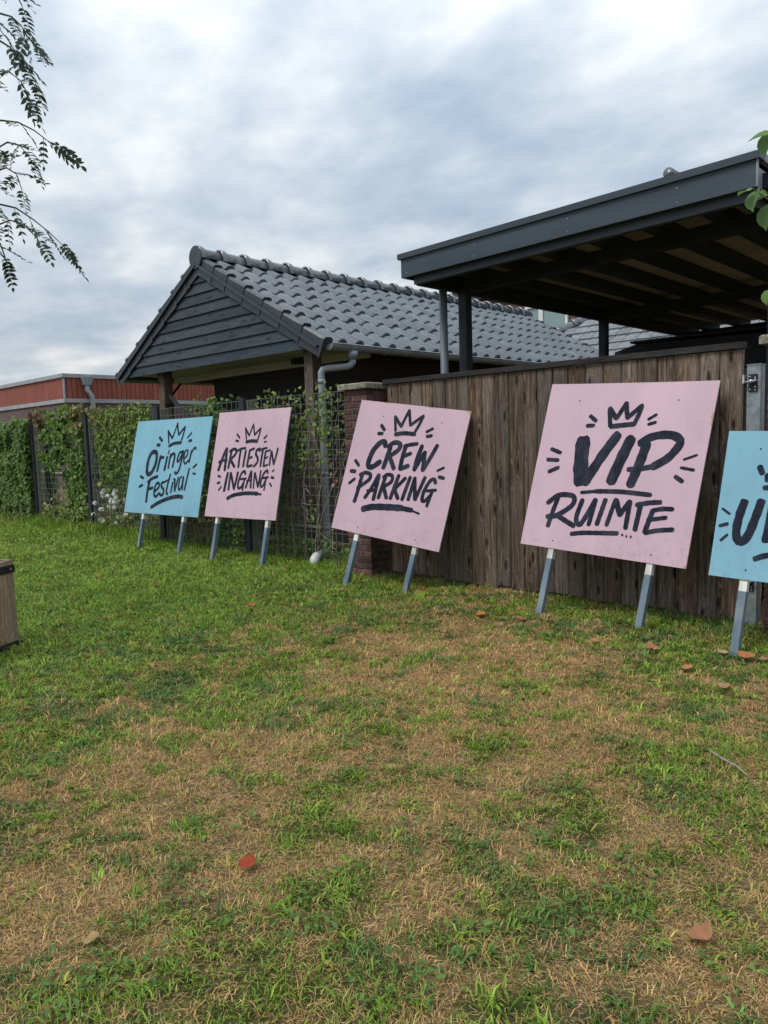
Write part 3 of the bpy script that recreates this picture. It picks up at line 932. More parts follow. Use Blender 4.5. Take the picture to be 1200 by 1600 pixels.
def pillar(name, label, x0, y0, w, d, z1):
    t = thing(name, label, 'brick pillar', (x0 + w / 2, y0 + d / 2, 0), 'brick gate pillars')
    m = MB(); m.box(x0 + .006, x0 + w - .006, y0 + .006, y0 + d - .006, -.05, z1); m.build('mortar_core', 'mortar', t)
    pitch = BH + MJ
    nc = int((z1 - 0.0) / pitch)
    pitch = z1 / nc
    for c_ in range(nc):
        z = (c_ + .5) * pitch
        odd = c_ % 2
        # front row: one full and one half; side: the other way round
        xs = [(x0 + BL / 2, B_FULL), (x0 + w - BWd / 2, B_HALF)] if odd else [(x0 + BWd / 2, B_HALF), (x0 + w - BL / 2, B_FULL)]
        for (xc, me) in xs:
            inst('brick', me, t, Matrix.Translation((xc + random.uniform(-.002, .002), y0 + BWd / 2 + random.uniform(-.003, .003), z)))
        # right and left sides
        for side in (0, 1):
            xc = x0 + (w - BWd / 2 if side else BWd / 2)
            yy = y0 + BWd + MJ
            seq = [B_FULL] if (odd != side) else [B_HALF, B_HALF]
            for me in seq:
                ln = BL if me is B_FULL else BWd
                if yy + ln > y0 + d + .02:
                    break
                Mx = Matrix.Translation((xc + random.uniform(-.003, .003), yy + ln / 2, z)) @ Matrix.Rotation(math.pi / 2, 4, 'Z')
                inst('brick', me, t, Mx)
                yy += ln + MJ
    m = MB()
    e = .045
    a = [(x0 - e, y0 - e), (x0 + w + e, y0 - e), (x0 + w + e, y0 + d + e), (x0 - e, y0 + d + e)]
    i_ = [(x0 - e + .012, y0 - e + .012), (x0 + w + e - .012, y0 - e + .012), (x0 + w + e - .012, y0 + d + e - .012), (x0 - e + .012, y0 + d + e - .012)]
    vv = [(p[0], p[1], z1 + .002) for p in a] + [(p[0], p[1], z1 + .050) for p in a] + [(p[0], p[1], z1 + .060) for p in i_]
    ff = [(3, 2, 1, 0), (8, 9, 10, 11)] + [(k_, (k_ + 1) % 4, 4 + (k_ + 1) % 4, 4 + k_) for k_ in range(4)] + [(4 + k_, 4 + (k_ + 1) % 4, 8 + (k_ + 1) % 4, 8 + k_) for k_ in range(4)]
    m.add(vv, ff); m.build('cap_stone', 'cap_concrete', t)
    return t
pillar('brick_pillar', 'brick pillar with mossy concrete cap between wire fence and wooden gate', -5.570, 5.26, .325, .32, 1.905)
pillar('brick_pillar', 'brick pillar with pale cap on the far side of the steel gate post', -1.545, 5.28, .325, .32, 1.935)

# ================================================================== WIRE FENCE
MX = [-14.38, -12.08, -9.75, -7.66]
wf = thing('wire_fence', 'galvanised wire grid fence on timber posts, grown over with climbers', 'fence', (-10, 5.5, 0))
for x_ in MX:
    hgt = 2.04 if x_ < -11 else 1.93
    m = MB(); m.box(x_ - .075, x_ + .075, 5.515, 5.655, -.05, hgt); po = m.build('post', 'grey_post_wood', wf)
    m = MB(); m.box(x_ - .05, x_ + .05, 5.470, 5.512, -.03, hgt + .03); m.build('batten', 'black_batten', po)
edges = [-20.0] + MX + [-5.62]
for x0, x1 in zip(edges[:-1], edges[1:]):
    m = MB()
    top = 1.935
    a, b_ = x0 + (.05 if x0 > -19 else 0), x1 - (.05 if x1 < -6 else 0)
    nv = int((b_ - a) / .1)
    wr = .0024
    for i in range(nv + 1):
        xx = a + (b_ - a) * i / nv
        m.box(xx - wr, xx + wr, 5.5135 - .0048, 5.5135, .02, top)
    for j in range(19):
        zz = .05 + j * (top - .06) / 18
        m.box(a, b_, 5.514, 5.5188, zz - wr, zz + wr)
    m.build('wire_mesh', 'wire', wf)
# thin timber rail low behind the wire
m = MB(); m.box(-7.55, -6.3, 5.53, 5.56, .40, .43); m.build('rail', 'grey_post_wood', wf)

# ================================================================== RED-CLAD BUILDING
CX, CY = -25.73, 11.03           # its corner
rb = thing('red_clad_building', 'flat-roofed brick building with a band of red boards and grey trim', 'building', (CX, CY, 0))
ZB, ZR0, ZR1, ZT = 2.99, 3.13, 3.85, 3.985
m = MB(); m.box(CX - 14, CX - .02, CY + .02, CY + 16, -.05, ZB - .002); m.build('wall', 'school_brickwork', rb)
m = MB(); m.box(CX - 14, CX + .03, CY - .03, CY + 16, ZB, ZR0); m.build('lower_trim', 'grey_trim', rb)
m = MB(); m.box(CX - 14, CX - .03, CY + .03, CY + 16, ZR0 + .002, ZR1); m.build('cladding_backing', 'red_backing', rb)
m = MB(); m.box(CX - 14, CX + .06, CY - .06, CY + 16, ZR1 + .002, ZT); m.build('roof_edge_trim', 'grey_trim', rb)
m = MB(); m.box(CX - 12.0, CX - 2.2, CY + 3.5, CY + 9, ZT + .002, ZT + .17); m.build('roof_step', 'grey_trim', rb)
bw = .182
clad = MB(); clad.box(-bw / 2 + .010, bw / 2 - .010, -.012, .012, ZR0 + .012, ZR1 - .004)
cm_ = mesh_of(clad, 'cladding_board', 'red_cladding')
for i in range(62):
    inst('cladding_board', cm_, rb, Matrix.Translation((CX - .03 - bw * (i + .75), CY + .014, 0)))
for i in range(60):
    inst('cladding_board', cm_, rb, Matrix.Translation((CX - .014, CY + .05 + bw * (i + .75), 0)) @ Matrix.Rotation(math.pi / 2, 4, 'Z'))
m = MB(); m.box(CX - .045, CX + .012, CY - .012, CY + .045, ZR0 + .004, ZR1); m.build('corner_strip', 'grey_trim', rb)
hy = CY + .775
m = MB()
m.hexa([(CX + .005, hy - .12, 3.60), (CX + .20, hy - .12, 3.60), (CX + .20, hy + .12, 3.60), (CX + .005, hy + .12, 3.60),
        (CX + .005, hy - .19, 3.88), (CX + .26, hy - .19, 3.88), (CX + .26, hy + .19, 3.88), (CX + .005, hy + .19, 3.88)])
hop = m.build('rain_hopper', 'pvc_grey', rb)
m = MB(); m.tube([(CX + .10, hy, 3.62), (CX + .10, hy, 3.40), (CX + .12, hy + .05, 3.36), (CX + .15, hy + .13, 3.20), (CX + .15, hy + .15, 3.1), (CX + .15, hy + .15, 0)], .085, 10)
m.build('downpipe', 'pvc_grey', rb, smooth=True)

# ================================================================== HOUSES BEHIND
EYH, EXH, EZH, PH = 14.40, -11.07, 2.75, 0.6486
hb = thing('hip_roofed_outbuilding', 'low building with a hipped roof of pale grey tiles seen beneath the carport', 'building', (-7.5, 17, 0))
m = MB(); m.box(EXH + .4, -2.4, EYH + .4, 22.0 - 1.2, -.05, 2.74); m.build('wall', 'house_brickwork', hb)
ridge_y = 17.55
rz_ = EZH + PH * (ridge_y - EYH)
m = MB()
rl = EXH + (ridge_y - EYH)
m.add([(EXH, EYH, EZH), (-2.0, EYH, EZH), (-2.0 - (ridge_y - EYH), ridge_y, rz_), (rl, ridge_y, rz_), (EXH, 2 * ridge_y - EYH, EZH), (-2.0, 2 * ridge_y - EYH, EZH)],
      [(0, 1, 2, 3), (4, 0, 3), (5, 4, 3, 2), (1, 5, 2), (0, 4, 5, 1)])
m.build('roof', 'carport_dark', hb)
ptile = tile_mesh('roof_tile', 0.30, 0.37, 'pale_tile', flat=True, lip=0.034)
up = Vector((0, 1, PH)).normalized()
nn = Vector((0, -PH, 1)).normalized()
dn = -up
for r_ in range(10):
    ybase = EYH + (r_ * .34) * up.y
    for c_ in range(30):
        xc = EXH + .1 + c_ * .30
        d_top = (r_ + 1) * .34
        yt_ = EYH + d_top * up.y
        if xc < EXH + (yt_ - EYH) + .02 or xc > -3.6:
            continue
        if yt_ > ridge_y:
            continue
        o = Vector((xc, yt_, EZH + PH * (yt_ - EYH))) + nn * .012
        # x axis down slope, y across to the right
        inst('roof_tile', ptile, hb, slope_M(o, dn, Vector((1, 0, 0)), nn))
hipd = Vector((1, 1, PH)).normalized()
hm = ridge_mesh(.40)
base = Vector((EXH, EYH, EZH))
side = Vector((1, -1, 0)).normalized()
hup = hipd.cross(side)
if hup.z < 0:
    hup = -hup
for i in range(12):
    o = base + hipd * (.05 + i * .42)
    ax = side if side.cross(hipd).dot(hup) > 0 else -side
    inst('hip_tile', hm, hb, Matrix(((ax.x, hipd.x, hup.x, o.x), (ax.y, hipd.y, hup.y, o.y), (ax.z, hipd.z, hup.z, o.z - .03), (0, 0, 0, 1))))

hs_ = thing('brick_house', 'brick house with a white-framed window glimpsed above the shed roof', 'house', (-10, 25, 0))
m = MB(); m.box(-17.3, -1.0, 22.0, 30, -.05, 6.30); m.build('wall', 'house_brickwork', hs_)
m = MB(); m.prism([(-17.9, 21.75, 6.22), (-17.9, 21.75, 6.40), (-9.06, 21.75, 8.72), (-.2, 21.75, 6.40), (-.2, 21.75, 6.22)], (0, 8.6, 0)); m.build('roof', 'verge_tile', hs_)
m = MB(); m.tube([(-9.06, 21.6, 8.70), (-9.06, 30.4, 8.70)], .16, 10); m.build('ridge', 'roof_tile', hs_, smooth=True)
wd = MB()
for (x0, x1, z0, z1) in ((-14.10, -12.48, 5.62, 5.74), (-14.10, -12.48, 4.1, 4.2), (-14.10, -14.0, 4.202, 5.618), (-13.56, -13.40, 4.202, 5.618), (-12.56, -12.48, 4.202, 5.618)):
    wd.box(x0, x1, 21.90, 21.998, z0, z1)
wo_ = wd.build('window', 'white_trim', hs_)
for (x0, x1) in ((-13.998, -13.562), (-13.398, -12.562)):
    m = MB(); m.box(x0, x1, 21.95, 21.997, 4.204, 5.616); m.build('pane', 'pane', wo_)
SIGN_DATA = [
 ('or', (-9.1088, 5.2226, 1.1152), (0.9986, 0.0523, -0.0003), (-0.0123, 0.2416, 0.9703), 1.787, 1.327, [-0.411, 0.552], [
  ('O',[(64,[(-317,209),(-404,197),(-463,115),(-475,0),(-457,-86),(-409,-112),(-337,-79),(-277,29),(-271,125),(-291,187),(-331,212)])]),
  ('r',[(48,[(-179,145),(-192,45),(-207,-65)]),(36,[(-190,77),(-141,126),(-90,126)])]),
  ('i',[(47,[(-11,134),(-21,45),(-34,-51)]),(29,[(14,221),(1,179)])]),
  ('n',[(38,[(66,173),(58,78),(55,-24)]),(38,[(53,112),(116,175),(162,161),(167,78),(154,-10)])]),
  ('g',[(34,[(345,202),(275,187),(242,99),(261,64),(302,99),(342,192)]),(37,[(357,208),(341,55),(320,-43),(270,-97),(221,-78)])]),
  ('e',[(30,[(406,107),(461,158),(457,209),(411,216),(386,142),(408,61),(455,39),(503,85)])]),
  ('r',[(33,[(546,214),(535,130),(525,57)]),(28,[(541,162),(581,232),(621,256),(632,226)])]),
  ('F',[(51,[(-351,-195),(-374,-329),(-366,-501)]),(45,[(-398,-222),(-302,-170),(-174,-140)]),(42,[(-359,-323),(-256,-298)])]),
  ('e',[(39,[(-188,-348),(-112,-292),(-115,-240),(-171,-237),(-209,-314),(-194,-398),(-139,-419),(-79,-369)])]),
  ('s',[(38,[(7,-216),(-52,-233),(-44,-278),(16,-321),(22,-376),(-26,-401),(-63,-378)])]),
  ('t',[(37,[(132,-109),(102,-242),(92,-346),(129,-382)]),(29,[(25,-212),(130,-175)])]),
  ('i',[(37,[(217,-218),(209,-284),(198,-352)]),(26,[(237,-163),(229,-183)])]),
  ('v',[(37,[(257,-176),(270,-255),(286,-334)]),(34,[(289,-331),(310,-249),(330,-149)])]),
  ('a',[(31,[(404,-137),(369,-172),(368,-280),(395,-314),(439,-258),(444,-144)]),(33,[(450,-139),(454,-225),(461,-313)])]),
  ('l',[(36,[(554,-29),(533,-170),(513,-312)])]),
  ('underline',[(54,[(-225,-572),(-51,-499),(163,-438),(379,-405),(491,-413)])]),
  ('crown',[(30,[(-24,327),(-88,495)]),(33,[(-90,500),(-20,442),(45,392)]),(29,[(45,392),(83,501),(113,602)]),(29,[(113,602),(147,510),(186,433)]),(29,[(186,433),(245,495),(306,546)]),(29,[(306,546),(294,450),(271,359)]),(41,[(-9,285),(112,320),(271,328)])]),
  ('dash',[(42,[(-279,415),(-197,360)])]),
  ('dash',[(45,[(-309,306),(-237,303)])]),
  ('dash',[(28,[(476,453),(404,394)])]),
  ('dash',[(37,[(446,345),(503,353)])]),
  ('dash',[(37,[(-613,-141),(-522,-170)])]),
  ('dash',[(40,[(-599,-292),(-523,-266)])]),
  ('dash',[(30,[(705,28),(635,-17)])]),
  ('dash',[(27,[(652,-92),(711,-100)])]),
 ]),
 ('ar', (-7.3103, 5.2521, 1.1522), (0.9975, 0.0707, 0.0039), (-0.0209, 0.241, 0.9703), 1.309, 1.321, [-0.425, 0.495], [
  ('A',[(43,[(-411,196),(-464,81),(-514,-76)]),(43,[(-405,196),(-397,60),(-391,-76)]),(33,[(-525,23),(-456,44),(-373,49)])]),
  ('R',[(37,[(-307,167),(-319,59),(-326,-51)]),(35,[(-341,158),(-273,184),(-220,172),(-227,118),(-317,51)]),(37,[(-321,67),(-212,-37)])]),
  ('T',[(29,[(-203,157),(-136,184),(-45,193)]),(34,[(-133,171),(-138,67),(-137,-40)])]),
  ('I',[(34,[(-37,162),(-43,66),(-49,-34)])]),
  ('E',[(34,[(39,165),(31,65),(24,-29)]),(29,[(35,163),(118,184)]),(26,[(38,65),(96,82)]),(28,[(33,-35),(117,-19)])]),
  ('S',[(31,[(223,182),(166,160),(162,112),(204,63),(205,15),(149,-36)])]),
  ('T',[(26,[(211,150),(274,176),(346,185)]),(30,[(278,156),(272,62),(271,-35)])]),
  ('E',[(28,[(330,146),(326,62),(325,-30)]),(23,[(337,143),(407,160)]),(21,[(340,62),(381,78)]),(23,[(327,-32),(395,-16)])]),
  ('N',[(25,[(428,144),(427,61),(428,-23)]),(27,[(435,144),(500,-12)]),(25,[(500,-12),(522,88),(535,178)])]),
  ('I',[(40,[(-323,-113),(-337,-221),(-346,-336)])]),
  ('N',[(34,[(-269,-113),(-268,-220),(-266,-321)]),(34,[(-261,-113),(-165,-310)]),(34,[(-165,-310),(-143,-199),(-129,-105)])]),
  ('G',[(31,[(13,-128),(-5,-93),(-57,-115),(-97,-218),(-89,-292),(-41,-291),(8,-222)]),(26,[(-63,-189),(40,-179)]),(26,[(10,-186),(-1,-321)])]),
  ('A',[(31,[(115,-93),(82,-197),(52,-293)]),(31,[(124,-93),(134,-197),(143,-289)]),(24,[(56,-212),(145,-193)])]),
  ('N',[(26,[(184,-112),(189,-206),(195,-294)]),(28,[(191,-112),(276,-280)]),(26,[(276,-280),(287,-177),(291,-85)])]),
  ('G',[(28,[(418,-117),(402,-83),(356,-112),(319,-196),(320,-268),(358,-267),(397,-197)]),(25,[(343,-173),(436,-163)]),(23,[(402,-174),(391,-314)])]),
  ('underline',[(43,[(-267,-428),(-149,-384),(40,-360),(199,-356),(286,-361)]),(23,[(272,-362),(350,-366)])]),
  ('crown',[(22,[(-54,302),(-101,441)]),(24,[(-101,441),(-55,391),(-11,347)]),(22,[(-11,347),(15,418),(41,484)]),(22,[(41,484),(64,417),(88,349)]),(22,[(88,349),(136,394),(184,428)]),(21,[(184,428),(174,354),(158,289)]),(36,[(-47,270),(52,278),(155,272)])]),
  ('dash',[(25,[(-249,370),(-185,323)])]),
  ('dash',[(27,[(-253,292),(-199,280)])]),
  ('dash',[(24,[(312,337),(266,300)])]),
  ('dash',[(21,[(282,258),(316,263)])]),
  ('dash',[(28,[(-506,-149),(-456,-160)])]),
  ('dash',[(30,[(-497,-241),(-451,-231)])]),
  ('dash',[(25,[(-416,-286),(-454,-330)])]),
  ('dash',[(17,[(524,-76),(491,-97)])]),
  ('dash',[(29,[(488,-163),(531,-172)])]),
  ('dash',[(23,[(473,-232),(513,-269)])]),
 ]),
 ('cr', (-4.727, 5.1385, 1.0812), (0.9786, 0.1527, -0.1376), (0.091, 0.2787, 0.9561), 1.238, 1.308, [-0.315, 0.353], [
  ('C',[(48,[(-215,229),(-235,267),(-281,254),(-344,166),(-368,49),(-353,6),(-303,13),(-233,71)])]),
  ('R',[(44,[(-153,227),(-168,113),(-182,17)]),(41,[(-181,223),(-124,273),(-54,269),(-53,215),(-142,135)]),(41,[(-143,139),(-59,24)])]),
  ('E',[(41,[(17,258),(8,149),(8,38)]),(33,[(0,251),(49,270),(136,292)]),(33,[(19,156),(92,194)]),(38,[(7,32),(96,75)])]),
  ('W',[(40,[(194,277),(174,158),(169,44)]),(35,[(169,44),(204,138),(240,225)]),(37,[(240,225),(251,132),(261,52)]),(35,[(261,52),(310,176),(355,304)])]),
  ('P',[(37,[(-405,-85),(-412,-235),(-423,-358)]),(34,[(-431,-89),(-374,-58),(-314,-67),(-314,-119),(-424,-221)])]),
  ('A',[(34,[(-216,-58),(-259,-186),(-313,-302)]),(36,[(-209,-57),(-210,-179),(-211,-303)]),(29,[(-304,-231),(-201,-202)])]),
  ('R',[(36,[(-132,-70),(-146,-175),(-159,-277)]),(33,[(-157,-74),(-111,-40),(-56,-49),(-57,-106),(-132,-164)]),(36,[(-135,-152),(-66,-265)])]),
  ('K',[(36,[(13,-31),(-6,-147),(-23,-262)]),(33,[(95,-44),(0,-168)]),(35,[(0,-168),(62,-249)])]),
  ('I',[(35,[(144,-30),(126,-145),(110,-251)])]),
  ('N',[(35,[(197,-28),(186,-142),(177,-242)]),(35,[(196,-34),(248,-228)]),(32,[(251,-228),(278,-116),(304,-7)])]),
  ('G',[(32,[(425,-46),(406,-13),(366,-33),(327,-132),(326,-221),(361,-221),(409,-157)]),(27,[(353,-130),(447,-108)]),(27,[(411,-128),(390,-269)])]),
  ('underline',[(56,[(-306,-412),(-194,-372),(-11,-345),(127,-330)]),(42,[(114,-332),(240,-332)]),(17,[(226,-333),(330,-350)])]),
  ('crown',[(26,[(-138,387),(-180,527)]),(29,[(-180,527),(-130,478),(-85,436)]),(26,[(-85,436),(-60,523),(-34,603)]),(26,[(-34,603),(-10,528),(15,459)]),(26,[(15,459),(75,512),(136,563)]),(25,[(136,563),(112,479),(83,405)]),(35,[(-132,354),(-37,376),(87,381)])]),
  ('dash',[(32,[(-316,426),(-267,382)])]),
  ('dash',[(32,[(-330,340),(-280,346)])]),
  ('dash',[(25,[(267,454),(206,414)])]),
  ('dash',[(30,[(222,373),(271,385)])]),
  ('dash',[(30,[(-527,46),(-471,1)])]),
  ('dash',[(36,[(-551,-66),(-498,-64)])]),
  ('dash',[(27,[(-481,-134),(-536,-190)])]),
  ('dash',[(23,[(476,107),(415,70)])]),
  ('dash',[(30,[(445,16),(498,11)])]),
 ]),
 ('vip', (-2.5861, 5.1956, 1.1276), (0.9984, -0.0163, -0.0533), (0.0557, 0.2919, 0.9548), 1.341, 1.339, [-0.392, 0.41], [
  ('V',[(111,[(-293,205),(-277,40),(-250,-122)]),(72,[(-14,257),(-110,87),(-211,-128)])]),
  ('I',[(80,[(97,227),(50,70),(3,-106)])]),
  ('P',[(68,[(228,195),(200,42),(162,-116)]),(56,[(176,197),(252,247),(356,268),(437,256),(474,208),(410,101),(306,26)]),(36,[(317,31),(213,6),(125,-4)])]),
  ('underline',[(25,[(-224,-208),(-94,-187)]),(32,[(-107,-188),(99,-176),(328,-181)])]),
  ('R',[(35,[(-407,-240),(-435,-372),(-455,-499)]),(37,[(-496,-316),(-413,-247),(-316,-236),(-272,-256),(-284,-319),(-392,-404),(-477,-426)]),(36,[(-392,-407),(-232,-473)])]),
  ('U',[(36,[(-201,-266),(-224,-389),(-212,-445),(-179,-452),(-132,-354),(-93,-253)]),(33,[(-91,-253),(-111,-449)])]),
  ('I',[(35,[(-12,-245),(-45,-439)])]),
  ('M',[(32,[(69,-238),(34,-435)]),(39,[(74,-241),(124,-349)]),(36,[(124,-349),(181,-243)]),(33,[(185,-243),(186,-441)])]),
  ('T',[(33,[(238,-263),(333,-239),(413,-228)]),(35,[(270,-255),(260,-447)])]),
  ('E',[(35,[(367,-293),(336,-454)]),(30,[(365,-293),(434,-274),(509,-269)]),(27,[(342,-364),(473,-333)]),(30,[(339,-458),(428,-431),(535,-412)])]),
  ('underline',[(32,[(-241,-537),(-132,-515),(131,-487)])]),
  ('dot',[(19,[(170,-495),(173,-494)])]),
  ('dot',[(19,[(204,-501),(206,-501)])]),
  ('dot',[(20,[(237,-500),(239,-500)])]),
  ('crown',[(33,[(-90,326),(-121,462)]),(35,[(-122,468),(-84,424),(-50,386)]),(32,[(-50,386),(-20,449),(7,510)]),(32,[(7,510),(23,443),(37,391)]),(31,[(37,391),(90,444),(135,490)]),(31,[(135,490),(123,419),(103,351)]),(33,[(-86,322),(-3,333),(104,345)])]),
  ('dash',[(30,[(-274,405),(-216,364)])]),
  ('dash',[(30,[(-286,324),(-228,328)])]),
  ('dash',[(22,[(259,419),(204,382)])]),
  ('dash',[(24,[(213,344),(264,360)])]),
  ('dash',[(30,[(-558,124),(-470,97)])]),
  ('dash',[(30,[(-575,35),(-478,35)])]),
  ('dash',[(31,[(-539,-62),(-462,-23)])]),
  ('dash',[(18,[(607,127),(523,91)])]),
  ('dash',[(21,[(513,31),(605,19)])]),
  ('dash',[(30,[(484,-35),(541,-68)])]),
 ]),
 ('ui', (-1.2415, 4.9133, 0.9099), (0.9996, -0.0077, -0.0276), (0.0286, 0.2671, 0.9632), 0.95, 0.95, [-0.265], [
  ('U',[(47,[(-321,18),(-340,-79),(-346,-166),(-334,-225),(-306,-243),(-272,-193),(-242,-71),(-223,26)])]),
  ('I',[(44,[(-156,21),(-160,-104),(-168,-219)])]),
  ('underline',[(32,[(-217,-340),(-163,-314),(-83,-295)]),(35,[(-89,-296),(12,-280),(95,-279)])]),
  ('crown',[(25,[(-211,189),(-206,156)]),(22,[(-211,196),(-175,158),(-142,133)]),(22,[(-142,133),(-125,212),(-106,272)]),(22,[(-106,272),(-86,201),(-67,143)]),(22,[(-67,143),(-27,190),(8,230)]),(22,[(8,230),(-3,178),(-16,123)]),(27,[(-217,111),(-123,119),(-19,121)])]),
  ('dash',[(32,[(-259,244),(-239,201)])]),
  ('dash',[(14,[(-448,-38),(-399,-70)])]),
  ('dash',[(21,[(-448,-151),(-403,-134)])]),
  ('dash',[(17,[(-431,-244),(-396,-205)])]),
 ]),
]

# ================================================================== PAINTED SIGNS
SIGN_INFO = {
    'or': ('blue_paint', 'light blue sign reading Oringer Festival propped against the wire fence'),
    'ar': ('pink_paint', 'pink sign reading ARTIESTEN INGANG propped against the wire fence'),
    'cr': ('pink_paint', 'pink sign reading CREW PARKING leaning askew on pillar and gate'),
    'vip': ('pink_paint', 'pink sign reading VIP RUIMTE leaning against the wooden gate'),
    'ui': ('blue_paint', 'light blue sign with a large letter U in front of the steel gate post')}

SW = {'or': 1.05, 'ar': 1.12, 'cr': 1.16, 'vip': 1.12, 'ui': 1.12}
WARP = {'or': (.014, .010), 'ar': (.004, .006), 'cr': (.006, -.004), 'vip': (.016, .012), 'ui': (.004, .004)}
def warp(a, b, wa, wb):
    """the sheets are not quite flat: they bow across and lift at one corner"""
    return wa * (a * a * 4 - .35) * (.5 + b) - wb * (b * b * 4) * .5 + .004 * math.sin(a * 5 + b * 3)
CHIPS = {'cr': [[(.5, .5), (.5, .465), (.488, .472), (.482, .486), (.468, .488), (.46, .5)], [(-.30, .5), (-.27, .494), (-.22, .496), (-.20, .5)], [(.12, .5), (.16, .493), (.22, .497), (.25, .5)]],
         'vip': [[(.5, .33), (.492, .325), (.487, .30), (.494, .285), (.488, .26), (.5, .25)], [(.5, -.5), (.485, -.5), (.492, -.488), (.5, -.482)]],
         'or': [[(.5, .5), (.488, .5), (.495, .488), (.5, .484)]], 'ar': [[(-.5, -.5), (-.5, -.484), (-.493, -.488), (-.486, -.5)]]}
def catmull(p, step):
    p = [Vector((a, b, 0)) for a, b in p]
    if len(p) == 2:
        n = max(2, int((p[1] - p[0]).length / step))
        return [p[0].lerp(p[1], i / n) for i in range(n + 1)]
    q = [p[0] * 2 - p[1]] + p + [p[-1] * 2 - p[-2]]
    out = []
    for i in range(1, len(q) - 2):
        n = max(2, int((q[i + 1] - q[i]).length / step))
        for k_ in range(n):
            t = k_ / n
            a, b, c, d = q[i - 1], q[i], q[i + 1], q[i + 2]
            out.append(0.5 * ((2 * b) + (c - a) * t + (2 * a - 5 * b + 4 * c - d) * t * t + (3 * b - a - 3 * c + d) * t ** 3))
    out.append(p[-1])
    return out

def stroke(mb, pts, width, lift, fr):
    """one brush stroke as a flat ribbon with round ragged ends, in the board's own plane"""
    C_, U_, W_, n_, bw_, bh_, wa, wb = fr
    line = catmull([(a / 1000, b / 1000) for a, b in pts], max(.010, width * .25))
    hw = width / 2
    ring_l, ring_r = [], []
    m_ = len(line)
    ph = random.uniform(0, 9)
    for i, p in enumerate(line):
        t = (line[min(i + 1, m_ - 1)] - line[max(i - 1, 0)])
        t.normalize()
        s = Vector((-t.y, t.x, 0))
        w = hw * (1 + .035 * math.sin(ph + i * 1.1) + random.uniform(-.03, .03))
        if m_ > 5 and (i == 0 or i == m_ - 1):
            w *= .93
        ring_l.append(p + s * w); ring_r.append(p - s * w * random.uniform(.97, 1.03))
    def cap(p, t, w):
        t = t.normalized(); s = Vector((-t.y, t.x, 0))
        return [p + t * math.sin(a) * w * random.uniform(.55, .85) + s * math.cos(a) * w for a in (.5, 1.05, 1.57, 2.1, 2.64)]
    e = cap(line[-1], line[-1] - line[-2], hw * .95)
    st = cap(line[0], line[0] - line[1], hw * .95)
    to3 = lambda p: C_ + U_ * p.x + W_ * p.y + n_ * (lift + warp(p.x / bw_, p.y / bh_, wa, wb))
    vv = [to3(p) for p in ring_l + ring_r]
    ff = [(i, i + m_, i + m_ + 1, i + 1) for i in range(m_ - 1)]
    o = len(vv)
    vv += [to3(p) for p in e] + [to3(p) for p in st]
    ff.append((m_ - 1, 2 * m_ - 1, o + 4, o + 3, o + 2, o + 1, o))
    ff.append((m_, 0, o + 9, o + 8, o + 7, o + 6, o + 5))
    # orient towards the viewer
    fixed = []
    for f_ in ff:
        a, b, c = vv[f_[0]], vv[f_[1]], vv[f_[2]]
        fixed.append(f_ if (b - a).cross(c - a).dot(n_) > 0 else f_[::-1])
    mb.add(vv, fixed)

